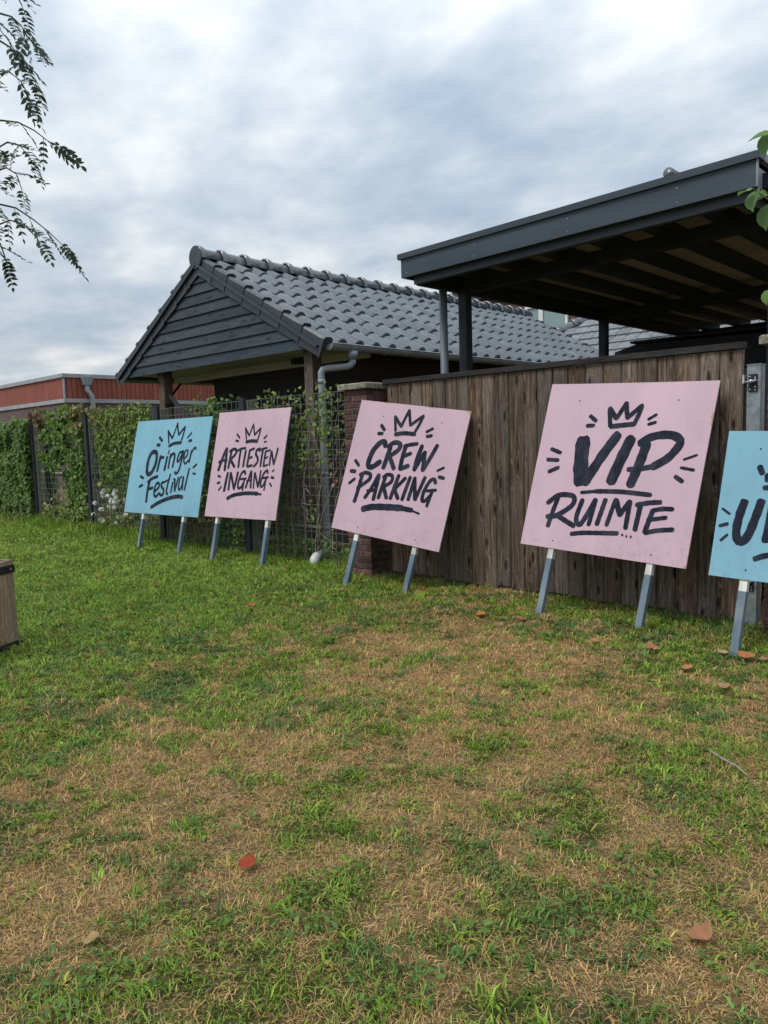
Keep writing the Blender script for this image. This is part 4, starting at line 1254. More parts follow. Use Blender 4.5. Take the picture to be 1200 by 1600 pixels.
for (key, C_, U_, W_, bw_, bh_, legs, items) in SIGN_DATA:
    C_, U_, W_ = Vector(C_), Vector(U_), Vector(W_)
    nf_ = U_.cross(W_)
    n_ = nf_ if nf_.y < 0 else -nf_          # faces the lawn
    paint, lab = SIGN_INFO[key]
    base_ = C_ - W_ * (C_.z / W_.z)
    sg = thing('painted_sign', lab, 'sign', (base_.x, base_.y, 0), 'painted festival signs along the fence')
    # board: thin sheet, very slightly bowed, with worn corners
    m = MB()
    nx_, nz_ = 16, 16
    vv, ff = [], []
    wa, wb = WARP[key]
    for side_ in (0, 1):
        for i in range(nx_ + 1):
            for j in range(nz_ + 1):
                a, b = (i / nx_ - .5), (j / nz_ - .5)
                p = C_ + U_ * a * bw_ + W_ * b * bh_ - n_ * (side_ * .012 - warp(a, b, wa, wb))
                vv.append(p)
    n1 = nz_ + 1
    def vid(s, i, j):
        return s * (nx_ + 1) * n1 + i * n1 + j
    for i in range(nx_):
        for j in range(nz_):
            ff.append((vid(0, i, j), vid(0, i + 1, j), vid(0, i + 1, j + 1), vid(0, i, j + 1)))
            ff.append((vid(1, i, j), vid(1, i, j + 1), vid(1, i + 1, j + 1), vid(1, i + 1, j)))
    for i in range(nx_):
        ff.append((vid(0, i, 0), vid(1, i, 0), vid(1, i + 1, 0), vid(0, i + 1, 0)))
        ff.append((vid(0, i, nz_), vid(0, i + 1, nz_), vid(1, i + 1, nz_), vid(1, i, nz_)))
    for j in range(nz_):
        ff.append((vid(0, 0, j), vid(0, 0, j + 1), vid(1, 0, j + 1), vid(1, 0, j)))
        ff.append((vid(0, nx_, j), vid(1, nx_, j), vid(1, nx_, j + 1), vid(0, nx_, j + 1)))
    m.add(vv, ff)
    bd = m.build('board', paint, sg)
    fr = (C_, U_, W_, n_, bw_, bh_, wa, wb)
    for (nm, strokes) in items:
        mb = MB()
        for q, (wd_, pts) in enumerate(strokes):
            stroke(mb, pts, wd_ / 1000 * SW[key], .0012 + .0005 * q, fr)
        mb.build(nm if nm in ('crown', 'dash', 'underline', 'dot') else 'letter', 'ink', bd)
    for poly in CHIPS.get(key, ()):
        q = [C_ + U_ * a * bw_ + W_ * b * bh_ + n_ * (.0006 + warp(a, b, wa, wb)) for a, b in poly]
        m = MB(); m.add(q, [tuple(range(len(q))) if (q[1] - q[0]).cross(q[2] - q[1]).dot(n_) > 0 else tuple(range(len(q)))[::-1]])
        m.build('paint_chip', 'bare_edge', bd)
    # legs behind the board, white above, blue-grey foot
    lx = list(legs) + ([-legs[0]] if len(legs) == 1 else [])
    for u in lx:
        top = C_ + U_ * u + W_ * (bh_ * .40) - n_ * .036
        bot_b = C_ + U_ * u - W_ * (bh_ / 2) - n_ * .036
        L = bot_b.z / W_.z
        foot = bot_b - W_ * (L + .03)
        mid = bot_b - W_ * (.075 + random.uniform(-.008, .012))
        hwid = .023
        m = MB(); m.obox((top + mid) / 2, U_, n_, W_, hwid, hwid, (top - mid).length / 2)
        lg = m.build('leg', 'white_leg', sg)
        m = MB(); m.obox((mid + foot) / 2, U_, n_, W_, hwid + .0004, hwid + .0004, (mid - foot).length / 2)
        m.build('foot', 'blue_grey_leg', lg)
        for vpos in (bh_ * .44 - .06, -bh_ / 2 + .06):
            c_ = C_ + U_ * (u + random.uniform(-.01, .01)) + W_ * vpos
            sring = [c_ + (U_ * math.cos(a) + W_ * math.sin(a)) * .006 for a in [2 * math.pi * k_ / 8 for k_ in range(8)]]
            m = MB(); m.prism([q + n_ * warp(u / bw_, vpos / bh_, wa, wb) for q in sring], n_ * .0015); m.build('screw', 'black_steel', bd)

# ================================================================== SLATTED BIN AT THE EDGE OF THE LAWN
bin_o = thing('wooden_planter', 'square wooden tub of upright boards with black steel straps on the lawn', 'planter', (-5.62, 1.62, 0))
bx = Vector((.50, -.866, 0)); by = Vector((-.866, -.50, 0))      # along the visible face, into the tub
P0 = Vector((-5.505, 1.905, 0))
S_ = .62
cen = P0 + bx * S_ / 2 + by * S_ / 2
for (o_, a, nrm) in ((P0, bx, by), (P0 + bx * S_, by, -bx), (P0 + bx * S_ + by * S_, -bx, -by), (P0 + by * S_, -by, bx)):
    cuts_t = [0.0, .075, .215, .36, .50, S_ - .024]
    cuts_b = [0.0, .028, .175, .33, .48, S_ - .024]
    for i in range(5):
        t0, t1, b0, b1 = cuts_t[i] + .0015, cuts_t[i + 1] - .0015, cuts_b[i] + .0015, cuts_b[i + 1] - .0015
        q = []
        for (z_, s0, s1) in ((.045, b0, b1), (.625 + random.uniform(-.004, .004), t0, t1)):
            q += [o_ + a * s0 + V(0, 0, z_), o_ + a * s1 + V(0, 0, z_), o_ + a * s1 + nrm * .024 + V(0, 0, z_), o_ + a * s0 + nrm * .024 + V(0, 0, z_)]
        MB().hexa(q).build('board', 'bin_wood', bin_o)
    m = MB(); m.obox(o_ + a * (S_ / 2 - .003) - nrm * .003 + V(0, 0, .565), a, nrm, (0, 0, 1), S_ / 2 + .003, .0025, .028); m.build('strap', 'black_steel', bin_o)
m = MB(); m.obox(cen + V(0, 0, .018), bx, by, (0, 0, 1), S_ / 2 + .025, S_ / 2 + .025, .024); m.build('base', 'black_steel', bin_o)
m = MB(); m.obox(cen + V(0, 0, .30), bx, by, (0, 0, 1), S_ / 2 - .03, S_ / 2 - .03, .25); m.build('soil', 'hedge_core', bin_o)
m = MB(); m.tube([P0 + bx * .035 - by * .006 + V(0, 0, .565), P0 + bx * .035 - by * .010 + V(0, 0, .565)], .008, 8); m.build('bolt', 'galvanised', bin_o)

# ================================================================== LEAVES
def leaf_cloud(name, pos, nrm, size, cols, mat='leaves', parent=None, fold=.25, aspect=.7, droop=.3, vdir=None):
    """many small folded leaves: pos (n,3), facing nrm (n,3), one colour each"""
    n = len(pos)
    nrm = nrm / np.linalg.norm(nrm, axis=1, keepdims=True)
    ref = np.tile(np.array([0., 0., -1.]), (n, 1)) if vdir is None else vdir
    ref = ref + RNG.normal(0, .55, (n, 3))
    t = ref - nrm * (ref * nrm).sum(1, keepdims=True)
    t /= np.linalg.norm(t, axis=1, keepdims=True) + 1e-9
    s = np.cross(nrm, t)
    L = size[:, None]
    Wd = L * aspect * RNG.uniform(.8, 1.15, (n, 1)) * .5
    b = pos - t * L * .45
    tip = pos + t * L * .55 - nrm * L * droop * .3
    m1 = pos - t * L * .12
    l_ = m1 + s * Wd + nrm * Wd * fold
    r_ = m1 - s * Wd + nrm * Wd * fold
    m2 = pos + t * L * .22
    l2 = m2 + s * Wd * .72 + nrm * Wd * fold * .6
    r2_ = m2 - s * Wd * .72 + nrm * Wd * fold * .6
    v = np.stack([b, l_, l2, tip, r2_, r_], 1).reshape(-1, 3)
    base = (np.arange(n) * 6)[:, None]
    f1 = base + np.array([0, 3, 2, 1]); f2 = base + np.array([0, 5, 4, 3])
    loops = np.concatenate([f1, f2], 1).ravel()
    c = np.repeat(cols, 6, axis=0)
    off = world_loc(parent) if parent is not None else (0, 0, 0)
    return np_mesh(name, v, np.full(2 * n, 4), loops, c, mat, parent, tuple(off))

def tint(n, stops, jitter=.18):
    """leaf colours drawn between the given ones"""
    st = np.array(stops)
    w = RNG.dirichlet(np.full(len(st), .55), n)
    c = w @ st
    return np.clip(c * (1 + RNG.normal(0, jitter, (n, 1))), .004, .9)

GREEN = [(.085, .160, .030), (.130, .220, .042), (.180, .280, .058)]
DEEP = [(.045, .100, .024), (.075, .150, .034), (.110, .200, .044)]
YELLOW = [(.15, .22, .045), (.24, .28, .065), (.33, .31, .09)]
BROWN = [(.17, .11, .065), (.24, .15, .075), (.13, .085, .06)]

# ---- ivy hedge on the far left
hedge = thing('ivy_hedge', 'dense dark green ivy hedge left of the first black fence post', 'hedge', (-17.2, 5.6, 0))
m = MB()
for i in range(12):
    x0 = -20.0 + i * .46
    m.box(x0, x0 + .459, 5.46 + random.uniform(0, .05), 5.85, -.05, 1.72 + random.uniform(-.06, .08))
m.build('branches', 'hedge_core', hedge)
n = 19000
hx = RNG.uniform(-20.2, -14.46, n); hz = RNG.uniform(.0, 1.0, n)
face = RNG.random(n)
topz = 1.86 + .10 * (vnoise(hx, hx * 0, .5, 20) - .5) * 2 + .06 * (vnoise(hx, hx * 0, .17, 21) - .5) * 2
bul = .12 * vnoise(hx, hz * 2.0, .35, 22) + .05 * vnoise(hx, hz * 2.0, .12, 23)
pos = np.stack([hx, 5.44 - bul + RNG.uniform(0, .10, n), hz * topz], 1)
tm = face < .16
pos[tm, 1] = RNG.uniform(5.35, 5.9, tm.sum()); pos[tm, 2] = (topz + RNG.uniform(-.08, .06, n))[tm]
sm = (face > .16) & (face < .24)
pos[sm, 0] = -14.46 + RNG.uniform(-.06, .06, sm.sum()); pos[sm, 1] = RNG.uniform(5.35, 5.9, sm.sum())
nr = RNG.normal(0, .45, (n, 3)) + np.array([.25, -.9, .45])
nr[tm] += np.array([0, .5, .9])
cc = tint(n, DEEP + GREEN)
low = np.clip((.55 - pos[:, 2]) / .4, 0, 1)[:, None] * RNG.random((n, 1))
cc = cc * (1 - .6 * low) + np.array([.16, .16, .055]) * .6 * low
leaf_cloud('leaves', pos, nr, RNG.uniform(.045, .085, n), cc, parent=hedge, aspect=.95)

# ---- climbers on the wire
DENS = 1.45
def climber(label, x0, x1, spots, stops, nstem, z1=1.95, name='climbing_vine', size=(.035, .075), stem_to=1.9, yfront=5.50):
    """spots: (x, z, spread x, spread z, how many leaves)"""
    t = thing(name, label, 'climber', ((x0 + x1) / 2, 5.5, 0), 'climbers on the wire fence')
    m = MB()
    for i in range(nstem):
        x = random.uniform(x0, x1); z = -.02
        pts, rr = [], []
        y = 5.50 + random.uniform(-.035, .03)
        hgt = random.uniform(.7, 1.0) * stem_to
        k_ = 0
        vx = random.uniform(-.25, .25)
        while z < hgt and k_ < 26:
            pts.append((x, y + random.uniform(-.018, .018), z)); rr.append(.0062 * (1 - .6 * z / 2.0) * random.uniform(.8, 1.2))
            vx += random.uniform(-.16, .16); vx *= .9
            x = min(max(x + vx * .1, x0 - .05), x1 + .05); z += .085; k_ += 1
        if len(pts) > 2:
            m.tube(pts, rr, 4)
    for i in range(nstem // 2):
        x = random.uniform(x0, x1); z = random.uniform(.3, stem_to)
        pts = [(x, 5.485, z)]
        for k_ in range(7):
            x += random.uniform(-.02, .12) * random.choice((-1, 1, 1)); z += random.uniform(-.11, .07)
            pts.append((min(max(x, x0), x1), 5.485 + random.uniform(-.03, .02), max(z, .03)))
        m.tube(pts, .0035, 4)
    m.build('stems', 'vine_stem', t)
    P_, C2 = [], []
    for (sx, sz, rx_, rz2, cnt, st) in spots:
        cnt = int(cnt * DENS)
        q = np.stack([RNG.normal(sx, rx_, cnt), yfront + np.abs(RNG.normal(0, .075, cnt)), RNG.normal(sz, rz2, cnt)], 1)
        ok = (q[:, 2] > .02) & (q[:, 2] < z1 + RNG.uniform(-.02, .12, cnt))
        for pxx in MX:
            ok &= (np.abs(q[:, 0] - pxx - .02) > .125) | ((q[:, 2] > 1.80) & (pxx < -11) & (RNG.random(cnt) < .5))
        for pxx in MX:
            ddx = q[:, 0] - pxx
            ok &= ~((q[:, 1] < 5.52) & (ddx > -.07) & (ddx < .36)) | ((q[:, 2] > 1.82) & (RNG.random(cnt) < .6))
        ok &= ~((q[:, 0] > -14.25) & (q[:, 0] < -12.95) & (q[:, 2] > .36) & (q[:, 2] < .98) & (RNG.random(cnt) < .88))
        ok &= ~((q[:, 0] > -12.0) & (q[:, 0] < -10.9) & (q[:, 2] > .30) & (q[:, 2] < .85) & (RNG.random(cnt) < .85))
        # leaves gather in bunches
        ok &= vnoise(q[:, 0], q[:, 2], .13, 31) > .36
        q = q[ok]
        P_.append(q); C2.append(tint(len(q), st))
    P_, C2 = np.concatenate(P_), np.concatenate(C2)
    n = len(P_)
    nr = RNG.normal(0, .5, (n, 3)) + np.array([.2, -.9, .3])
    leaf_cloud('leaves', P_, nr, RNG.uniform(size[0], size[1], n), C2, parent=t, aspect=.75)
    return t
# between the two black-fronted posts: big hanging leaves above, gap, weeds below
climber('lush climber with long drooping leaves between the two black-fronted posts', -14.25, -12.2,
        [(-13.0, 1.75, .40, .22, 1100, GREEN + YELLOW[:1]), (-13.5, 1.5, .5, .28, 800, GREEN), (-12.75, 1.25, .28, .25, 800, DEEP), (-12.5, 1.05, .25, .3, 500, GREEN),
         (-12.3, 1.85, .20, .16, 420, BROWN + YELLOW), (-14.1, 1.9, .14, .14, 200, BROWN), (-13.1, .30, .5, .20, 1000, YELLOW + GREEN + BROWN[:1]), (-12.5, .5, .25, .35, 400, GREEN)],
        GREEN, 12, 2.05, size=(.05, .12), yfront=5.43)
climber('fine-leaved climber yellowing at the top beside the blue Oringer sign', -12.0, -9.8,
        [(-11.3, 1.55, .45, .30, 1700, YELLOW[:2] + GREEN), (-10.7, 1.75, .40, .18, 900, YELLOW + GREEN), (-11.0, .95, .5, .35, 1200, GREEN + DEEP), (-11.7, 1.8, .2, .15, 420, YELLOW + BROWN),
         (-11.3, .25, .5, .15, 420, YELLOW + BROWN + GREEN), (-10.2, 1.72, .22, .2, 420, YELLOW[:2] + GREEN)], GREEN, 14, 1.98, yfront=5.455)
DENS = 1.3
climber('sparse climber between the blue Oringer sign and the ARTIESTEN sign', -9.6, -7.75,
        [(-8.45, 1.78, .22, .18, 420, GREEN + DEEP), (-8.35, .8, .1, .5, 200, DEEP), (-9.3, .35, .4, .2, 300, GREEN + BROWN), (-8.2, .25, .3, .15, 260, GREEN)], GREEN, 8, 1.95)
DENS = .95
climber('thin climber with twisted bare stems round the grey downpipe', -7.5, -5.65,
        [(-7.1, 1.88, .22, .10, 110, YELLOW + GREEN), (-6.62, 1.55, .16, .28, 260, YELLOW[:2] + GREEN), (-6.75, 1.1, .22, .3, 200, GREEN + YELLOW[:1]), (-6.15, 1.65, .13, .22, 260, YELLOW[:2] + GREEN),
         (-6.0, 1.4, .14, .22, 120, GREEN + BROWN), (-7.0, .75, .12, .35, 200, DEEP + GREEN), (-6.9, .22, .35, .12, 330, GREEN + DEEP), (-6.0, .95, .16, .1, 70, BROWN), (-6.1, .2, .25, .12, 160, GREEN)], GREEN, 15, 1.98, size=(.035, .065))

# ---- garden shrubs behind the wire
def shrub(label, x, y, w, h, cnt, stops, size=(.05, .09), group='garden shrubs behind the wire fence'):
    t = thing('garden_shrub', label, 'shrub', (x, y, 0), group)
    m = MB()
    for i in range(9):
        a = random.uniform(0, 6.28); rr = random.uniform(.15, .75) * w
        m.tube([(x, y, -.03), (x + rr * .4 * math.cos(a), y + rr * .4 * math.sin(a), h * .45), (x + rr * math.cos(a), y + rr * math.sin(a), h * random.uniform(.7, .95))], [.018, .012, .004], 5)
    m.build('stems', 'twig', t)
    u = RNG.normal(0, 1, (cnt, 3)); u /= np.linalg.norm(u, axis=1, keepdims=True)
    rad = RNG.uniform(.35, 1.0, (cnt, 1)) ** .5
    lump = .75 + .45 * vnoise(u[:, 0] * 3 + x, u[:, 2] * 3 + y, .6, 40)[:, None]
    p = u * rad * lump * np.array([w, w, h * .52]) + np.array([x, y, h * .52])
    p[:, 2] = np.maximum(p[:, 2], .03)
    nr = u + RNG.normal(0, .5, (cnt, 3)) + np.array([0, 0, .4])
    leaf_cloud('leaves', p, nr, RNG.uniform(size[0], size[1], cnt), tint(cnt, stops), parent=t)
    return t
shrub('tall dark leafy shrub in the garden behind the two black-fronted posts', -15.6, 7.6, .9, 2.0, 2600, DEEP + GREEN)
shrub('light green shrub in the garden behind the fine-leaved climber', -13.0, 7.4, .8, 1.8, 2200, GREEN + YELLOW[:1])
shrub('bushy garden shrub behind the blue Oringer sign', -11.2, 6.9, .6, 1.55, 1800, GREEN + DEEP)
shrub('broad garden shrub hiding the brick base of the red-clad building', -18.6, 9.4, 1.3, 2.1, 3000, DEEP + GREEN)
shrub('small shrub showing between the blue and pink signs beneath the shed roof', -9.3, 6.35, .38, 1.98, 1300, DEEP + GREEN)

# ---- white flowering bush at the foot of the wire
fb = thing('flowering_bush', 'bush with white blossom clusters behind the wire beside the blue Oringer sign', 'bush', (-11.4, 5.75, 0))
m = MB()
for i in range(14):
    a = random.uniform(0, 6.28); rr = random.uniform(.2, .75)
    m.tube([(-11.4 + rr * .3 * math.cos(a), 5.75, -.03), (-11.4 + rr * .7 * math.cos(a), 5.75 + .12 * math.sin(a), random.uniform(.35, .68))], [.006, .003], 4)
m.build('stems', 'twig', fb)
n = 1100
p = np.stack([RNG.normal(-11.4, .32, n), 5.66 + np.abs(RNG.normal(0, .12, n)), np.abs(RNG.normal(.34, .17, n)) + .03], 1)
leaf_cloud('leaves', p, RNG.normal(0, .5, (n, 3)) + np.array([.2, -.8, .5]), RNG.uniform(.03, .07, n), tint(n, GREEN + DEEP), parent=fb)
for i in range(26):
    cx_, cz_ = random.gauss(-11.42, .24), random.uniform(.34, .74) if i < 20 else random.uniform(.15, .35)
    cy_ = random.uniform(5.46, 5.56)
    k_ = 18
    u = RNG.normal(0, 1, (k_, 3)); u /= np.linalg.norm(u, axis=1, keepdims=True)
    pp = np.array([cx_, cy_, cz_]) + u * np.array([.038, .03, .03])
    leaf_cloud('blossom', pp, u, RNG.uniform(.034, .058, k_), tint(k_, [(.74, .74, .70), (.80, .80, .76), (.66, .68, .58)], .05), 'petal', parent=fb, aspect=.95)

# ---- white garden frame behind the wire
gf = thing('garden_table', 'weathered white slatted garden table behind the wire between the black-fronted posts', 'table', (-15.2, 6.4, 0))
m = MB(); m.box(-15.95, -14.15, 6.28, 6.37, .84, .90); m.build('table_top', 'weathered_white', gf)
m = MB(); m.box(-15.95, -14.15, 6.42, 6.51, .842, .902); m.build('table_top', 'weathered_white', gf)
for x_ in (-15.62, -14.70):
    m = MB(); m.hexa([(x_ - .06, 6.3, -.03), (x_ + .06, 6.3, -.03), (x_ + .06, 6.42, -.03), (x_ - .06, 6.42, -.03), (x_ - .045, 6.3, .838), (x_ + .045, 6.3, .838), (x_ + .045, 6.42, .838), (x_ - .045, 6.42, .838)])
    m.build('leg', 'weathered_white', gf)

# ---- tree with feathery leaves reaching in from the left
def from_px(x, y, t):
    d_ = Vector((x - 600, y - 800, 1150)).normalized()
    w = Vector((sum(ROWS[i][0] * d_[i] for i in range(3)), sum(ROWS[i][1] * d_[i] for i in range(3)), sum(ROWS[i][2] * d_[i] for i in range(3))))
    return Vector((0, 0, H)) + w * t
rt = thing('rowan_tree', 'tree with feathery grey-green leaves whose twigs hang against the sky beside the lawn', 'tree', (-7.0, .75, 0))
m = MB()
TR = Vector((-7.0, .75, 0))
m.tube([TR + V(0, 0, -.1), TR + V(.02, .02, .6), TR + V(.05, .0, 1.4), TR + V(.02, .05, 2.3), TR + V(.08, .1, 3.2), TR + V(.05, .15, 4.4), TR + V(.1, .2, 5.6)], [.13, .10, .09, .08, .065, .045, .02], 10)
twigs = [
    [(-90, 60), (-40, 28), (0, 21), (18, 26), (33, 40), (46, 62), (60, 74)],
    [(-90, 90), (-40, 62), (0, 64), (16, 74), (30, 92), (42, 104), (55, 130)],
    [(-90, 150), (-40, 112), (-8, 118), (14, 112), (32, 126), (44, 148)],
    [(-95, 230), (-40, 200), (0, 188), (28, 191), (54, 204), (74, 220), (88, 226)],
    [(-95, 270), (-45, 240), (-5, 232), (12, 222), (32, 228), (47, 248)],
    [(-90, 330), (-40, 290), (-8, 268), (10, 262), (26, 272), (34, 296)],
    [(-95, 360), (-45, 330), (-5, 318), (25, 325), (52, 343), (76, 362), (100, 385)],
    [(-90, 420), (-40, 372), (-5, 352), (16, 344), (38, 352), (58, 372)],
    [(-90, 460), (-45, 420), (-14, 388), (0, 380), (8, 402)],
    [(-120, -20), (-60, -60), (-10, -50), (20, -20), (34, 8)],
    [(-200, 200), (-150, 150), (-120, 180), (-100, 240)], [(-230, 330), (-180, 300), (-140, 330), (-120, 380)], [(-220, 60), (-170, 20), (-130, 40), (-110, 90)],
]
LP, LN, LD, LS, LC = [], [], [], [], []
rach = MB()
def pinnate(o, dvec, length, pairs, col):
    """one compound leaf: a drooping stalk with paired leaflets"""
    dvec = dvec.normalized()
    up_ = Vector((random.uniform(-.5, .5), random.uniform(-.5, .5), 1)).normalized()
    s = dvec.cross(up_).normalized()
    nn_ = s.cross(dvec).normalized()
    pts = []
    for i in range(6):
        t = i / 5
        pts.append(o + dvec * length * t - V(0, 0, 1) * length * .22 * t * t)
    rach.tube(pts, [.0022, .002, .0018, .0015, .0012, .001], 4)
    for i in range(pairs + 1):
        t = .18 + .82 * i / pairs
        q = o + dvec * length * t - V(0, 0, 1) * length * .22 * t * t
        ls = length * .27 * (1 - .45 * abs(t - .5))
        for sgn in ((-1, 1) if i < pairs else (0,)):
            dv = (s * sgn + dvec * (.55 if sgn else 1) + V(random.uniform(-.15, .15), random.uniform(-.15, .15), random.uniform(-.35, .05))).normalized()
            LP.append(q + dv * ls * .48); LN.append(nn_ + V(random.uniform(-.35, .35), random.uniform(-.35, .35), 0)); LD.append(dv); LS.append(ls); LC.append(col)
for ti, tw in enumerate(twigs):
    t0 = 6.0 + random.uniform(-.35, .35)
    pw = [from_px(a, b, t0 + .05 * i * random.uniform(-1, 1)) for i, (a, b) in enumerate(tw)]
    root = TR + V(.05, .08, max(1.9, min(4.6, pw[0].z - .45)))
    m.tube([root, root.lerp(pw[0], .5) + V(0, 0, .12)] + pw, [.022, .014] + [max(.0085 - .0011 * i, .0022) for i in range(len(pw))], 6)
    for i in range(1, len(pw)):
        seg = pw[i] - pw[i - 1]
        for q in range(random.choice((1, 1, 2))):
            if ti > 9 and q > 1:
                continue
            o_ = pw[i - 1].lerp(pw[i], random.uniform(.05, 1.0))
            dv = seg.normalized() * random.uniform(.2, .9) + V(random.uniform(-.7, .7), random.uniform(-.7, .7), random.uniform(-.85, .25))
            g_ = random.uniform(.75, 1.2)
            pinnate(o_, dv, random.uniform(.14, .21), random.choice((4, 5, 6)), (.095 * g_, .130 * g_, .100 * g_))
    pinnate(pw[-1], (pw[-1] - pw[-2]).normalized() + V(0, 0, -.2), .19, 6, (.04, .066, .036))
m.build('trunk', 'bark', rt, smooth=True)
rach.build('leaf_stalks', 'twig', rt)['kind'] = 'stuff'
# crown beyond the frame
for k_ in range(220):
    a = random.uniform(0, 6.28); rr = random.uniform(.3, 1.35); zz = random.uniform(3.6, 6.0)
    o_ = TR + V(.1 - abs(math.cos(a)) * rr - .15, math.sin(a) * rr - .55, zz)
    pinnate(o_, V(math.cos(a), math.sin(a), random.uniform(-.5, .3)), .18, 4, (.042, .07, .036))
nl = len(LP)
leaf_cloud('crown', np.array(LP), np.array(LN), np.array(LS) * 1.15, np.array(LC) * RNG.uniform(.85, 1.15, (nl, 1)), parent=rt, aspect=.50, vdir=np.array(LD) * 9)

# ---- lime twig at the right edge
lt = thing('lime_tree', 'young tree with heart-shaped green leaves reaching in front of the carport corner', 'tree', (.15, 4.05, 0))
m = MB()
T2 = Vector((.15, 4.05, 0))
m.tube([T2 + V(0, 0, -.1), T2 + V(.0, .02, .8), T2 + V(-.04, 0, 1.7), T2 + V(0, -.03, 2.6), T2 + V(.03, 0, 3.4)], [.05, .042, .035, .026, .012], 8)
LEAF2 = []
for (path, tt) in (([(1420, 420), (1330, 360), (1260, 340), (1215, 322), (1195, 308), (1172, 292)], 3.6), ([(1420, 330), (1330, 255), (1250, 215), (1205, 205)], 3.5), ([(1400, 560), (1310, 490), (1240, 470), (1204, 462)], 3.6)):
    pw = [from_px(a, b, tt) for a, b in path]
    m.tube([T2 + V(0, 0, pw[0].z - .1)] + pw, [.012] + [max(.006 - .0009 * i, .0018) for i in range(len(pw))], 5)
m.build('trunk', 'bark', lt, smooth=True)
def heart_leaf(c, nrm, tdir, L, col, curl=.18):
    """one broad leaf with a heart-shaped base, a pointed tip and a folded midrib"""
    c, nrm, tdir = Vector(c), Vector(nrm).normalized(), Vector(tdir)
    t = (tdir - nrm * tdir.dot(nrm)).normalized()
    s = nrm.cross(t)
    prof = [(-.46, .0), (-.52, .17), (-.42, .36), (-.18, .47), (.10, .44), (.32, .30), (.46, .12), (.62, .0)]
    mid = [(-.44, 0), (-.30, 0), (-.1, 0), (.1, 0), (.3, 0), (.62, 0)]
    def pt(a, b):
        z = abs(b) * .30 - curl * (a + .1) ** 2 * 1.2
        return c + t * a * L + s * b * L + nrm * z * L
    vs_ = [pt(a, b) for a, b in prof] + [pt(a, -b) for a, b in prof[1:-1]] + [pt(a, 0) for a in (-.25, .0, .25)]
    # 0..7 one side, 8..13 other side, 14..16 midrib
    ff_ = [(0, 14, 2, 1), (14, 15, 3, 2), (15, 16, 4, 3), (16, 5, 4), (16, 7, 6, 5), (0, 8, 9, 14), (14, 9, 10, 15), (15, 10, 11, 16), (16, 11, 12), (16, 12, 13, 7)]
    return [tuple(v) for v in vs_], ff_
def leaf_object(name, leaves, parent, mat='leaves'):
    vv, ff, cc = [], [], []
    for (vs_, ff_, col) in leaves:
        o_ = len(vv); vv += vs_; ff += [tuple(i + o_ for i in f_) for f_ in ff_]; cc += [col] * len(vs_)
    off = world_loc(parent) if parent is not None else V(0, 0, 0)
    return np_mesh(name, np.array(vv), [len(f_) for f_ in ff], [i for f_ in ff for i in f_], np.array(cc), mat, parent, tuple(off))
specs = [((1178, 312), 3.60, .088, (-.55, -.75, .35), (.2, 0, -1)), ((1199, 337), 3.6, .10, (-.5, -.8, .25), (.1, .1, -1)), ((1163, 300), 3.6, .058, (-.1, -.3, .9), (-.8, .5, -.3)),
         ((1190, 306), 3.62, .05, (-.4, -.8, .4), (.6, .3, -.3)), ((1186, 214), 3.5, .075, (0, -.5, .8), (-.6, .4, -.6)), ((1199, 222), 3.5, .09, (-.5, -.8, .3), (0, 0, -1)), ((1199, 464), 3.6, .06, (-.5, -.8, .2), (0, 0, -1)),
         ((1240, 350), 3.6, .10, (-.5, -.8, .2), (0, 0, -1)), ((1270, 330), 3.55, .09, (-.5, -.7, .5), (.3, 0, -1)), ((1240, 230), 3.5, .10, (-.4, -.8, .4), (0, 0, -1)), ((1300, 260), 3.5, .1, (-.4, -.8, .4), (0, 0, -1))]
lv = []
for (pxy, tt, L, nr_, td) in specs:
    a, b = heart_leaf(from_px(pxy[0], pxy[1], tt), nr_, td, L, None)
    g_ = random.uniform(.8, 1.2)
    lv.append((a, b, (.115 * g_, .215 * g_, .055 * g_)))
for i in range(160):
    a_ = random.uniform(0, 6.28); rr = random.uniform(.1, .62)
    o_ = T2 + V(.25 + math.cos(a_) * rr * .8, math.sin(a_) * rr * .7 - .1, random.uniform(1.8, 3.7))
    a, b = heart_leaf(o_, (random.uniform(-.6, .6), -.7, random.uniform(.1, .9)), (random.uniform(-.4, .4), random.uniform(-.4, .4), -1), random.uniform(.06, .1), None)
    g_ = random.uniform(.7, 1.2)
    lv.append((a, b, (.10 * g_, .19 * g_, .05 * g_)))
leaf_object('crown', lv, lt)

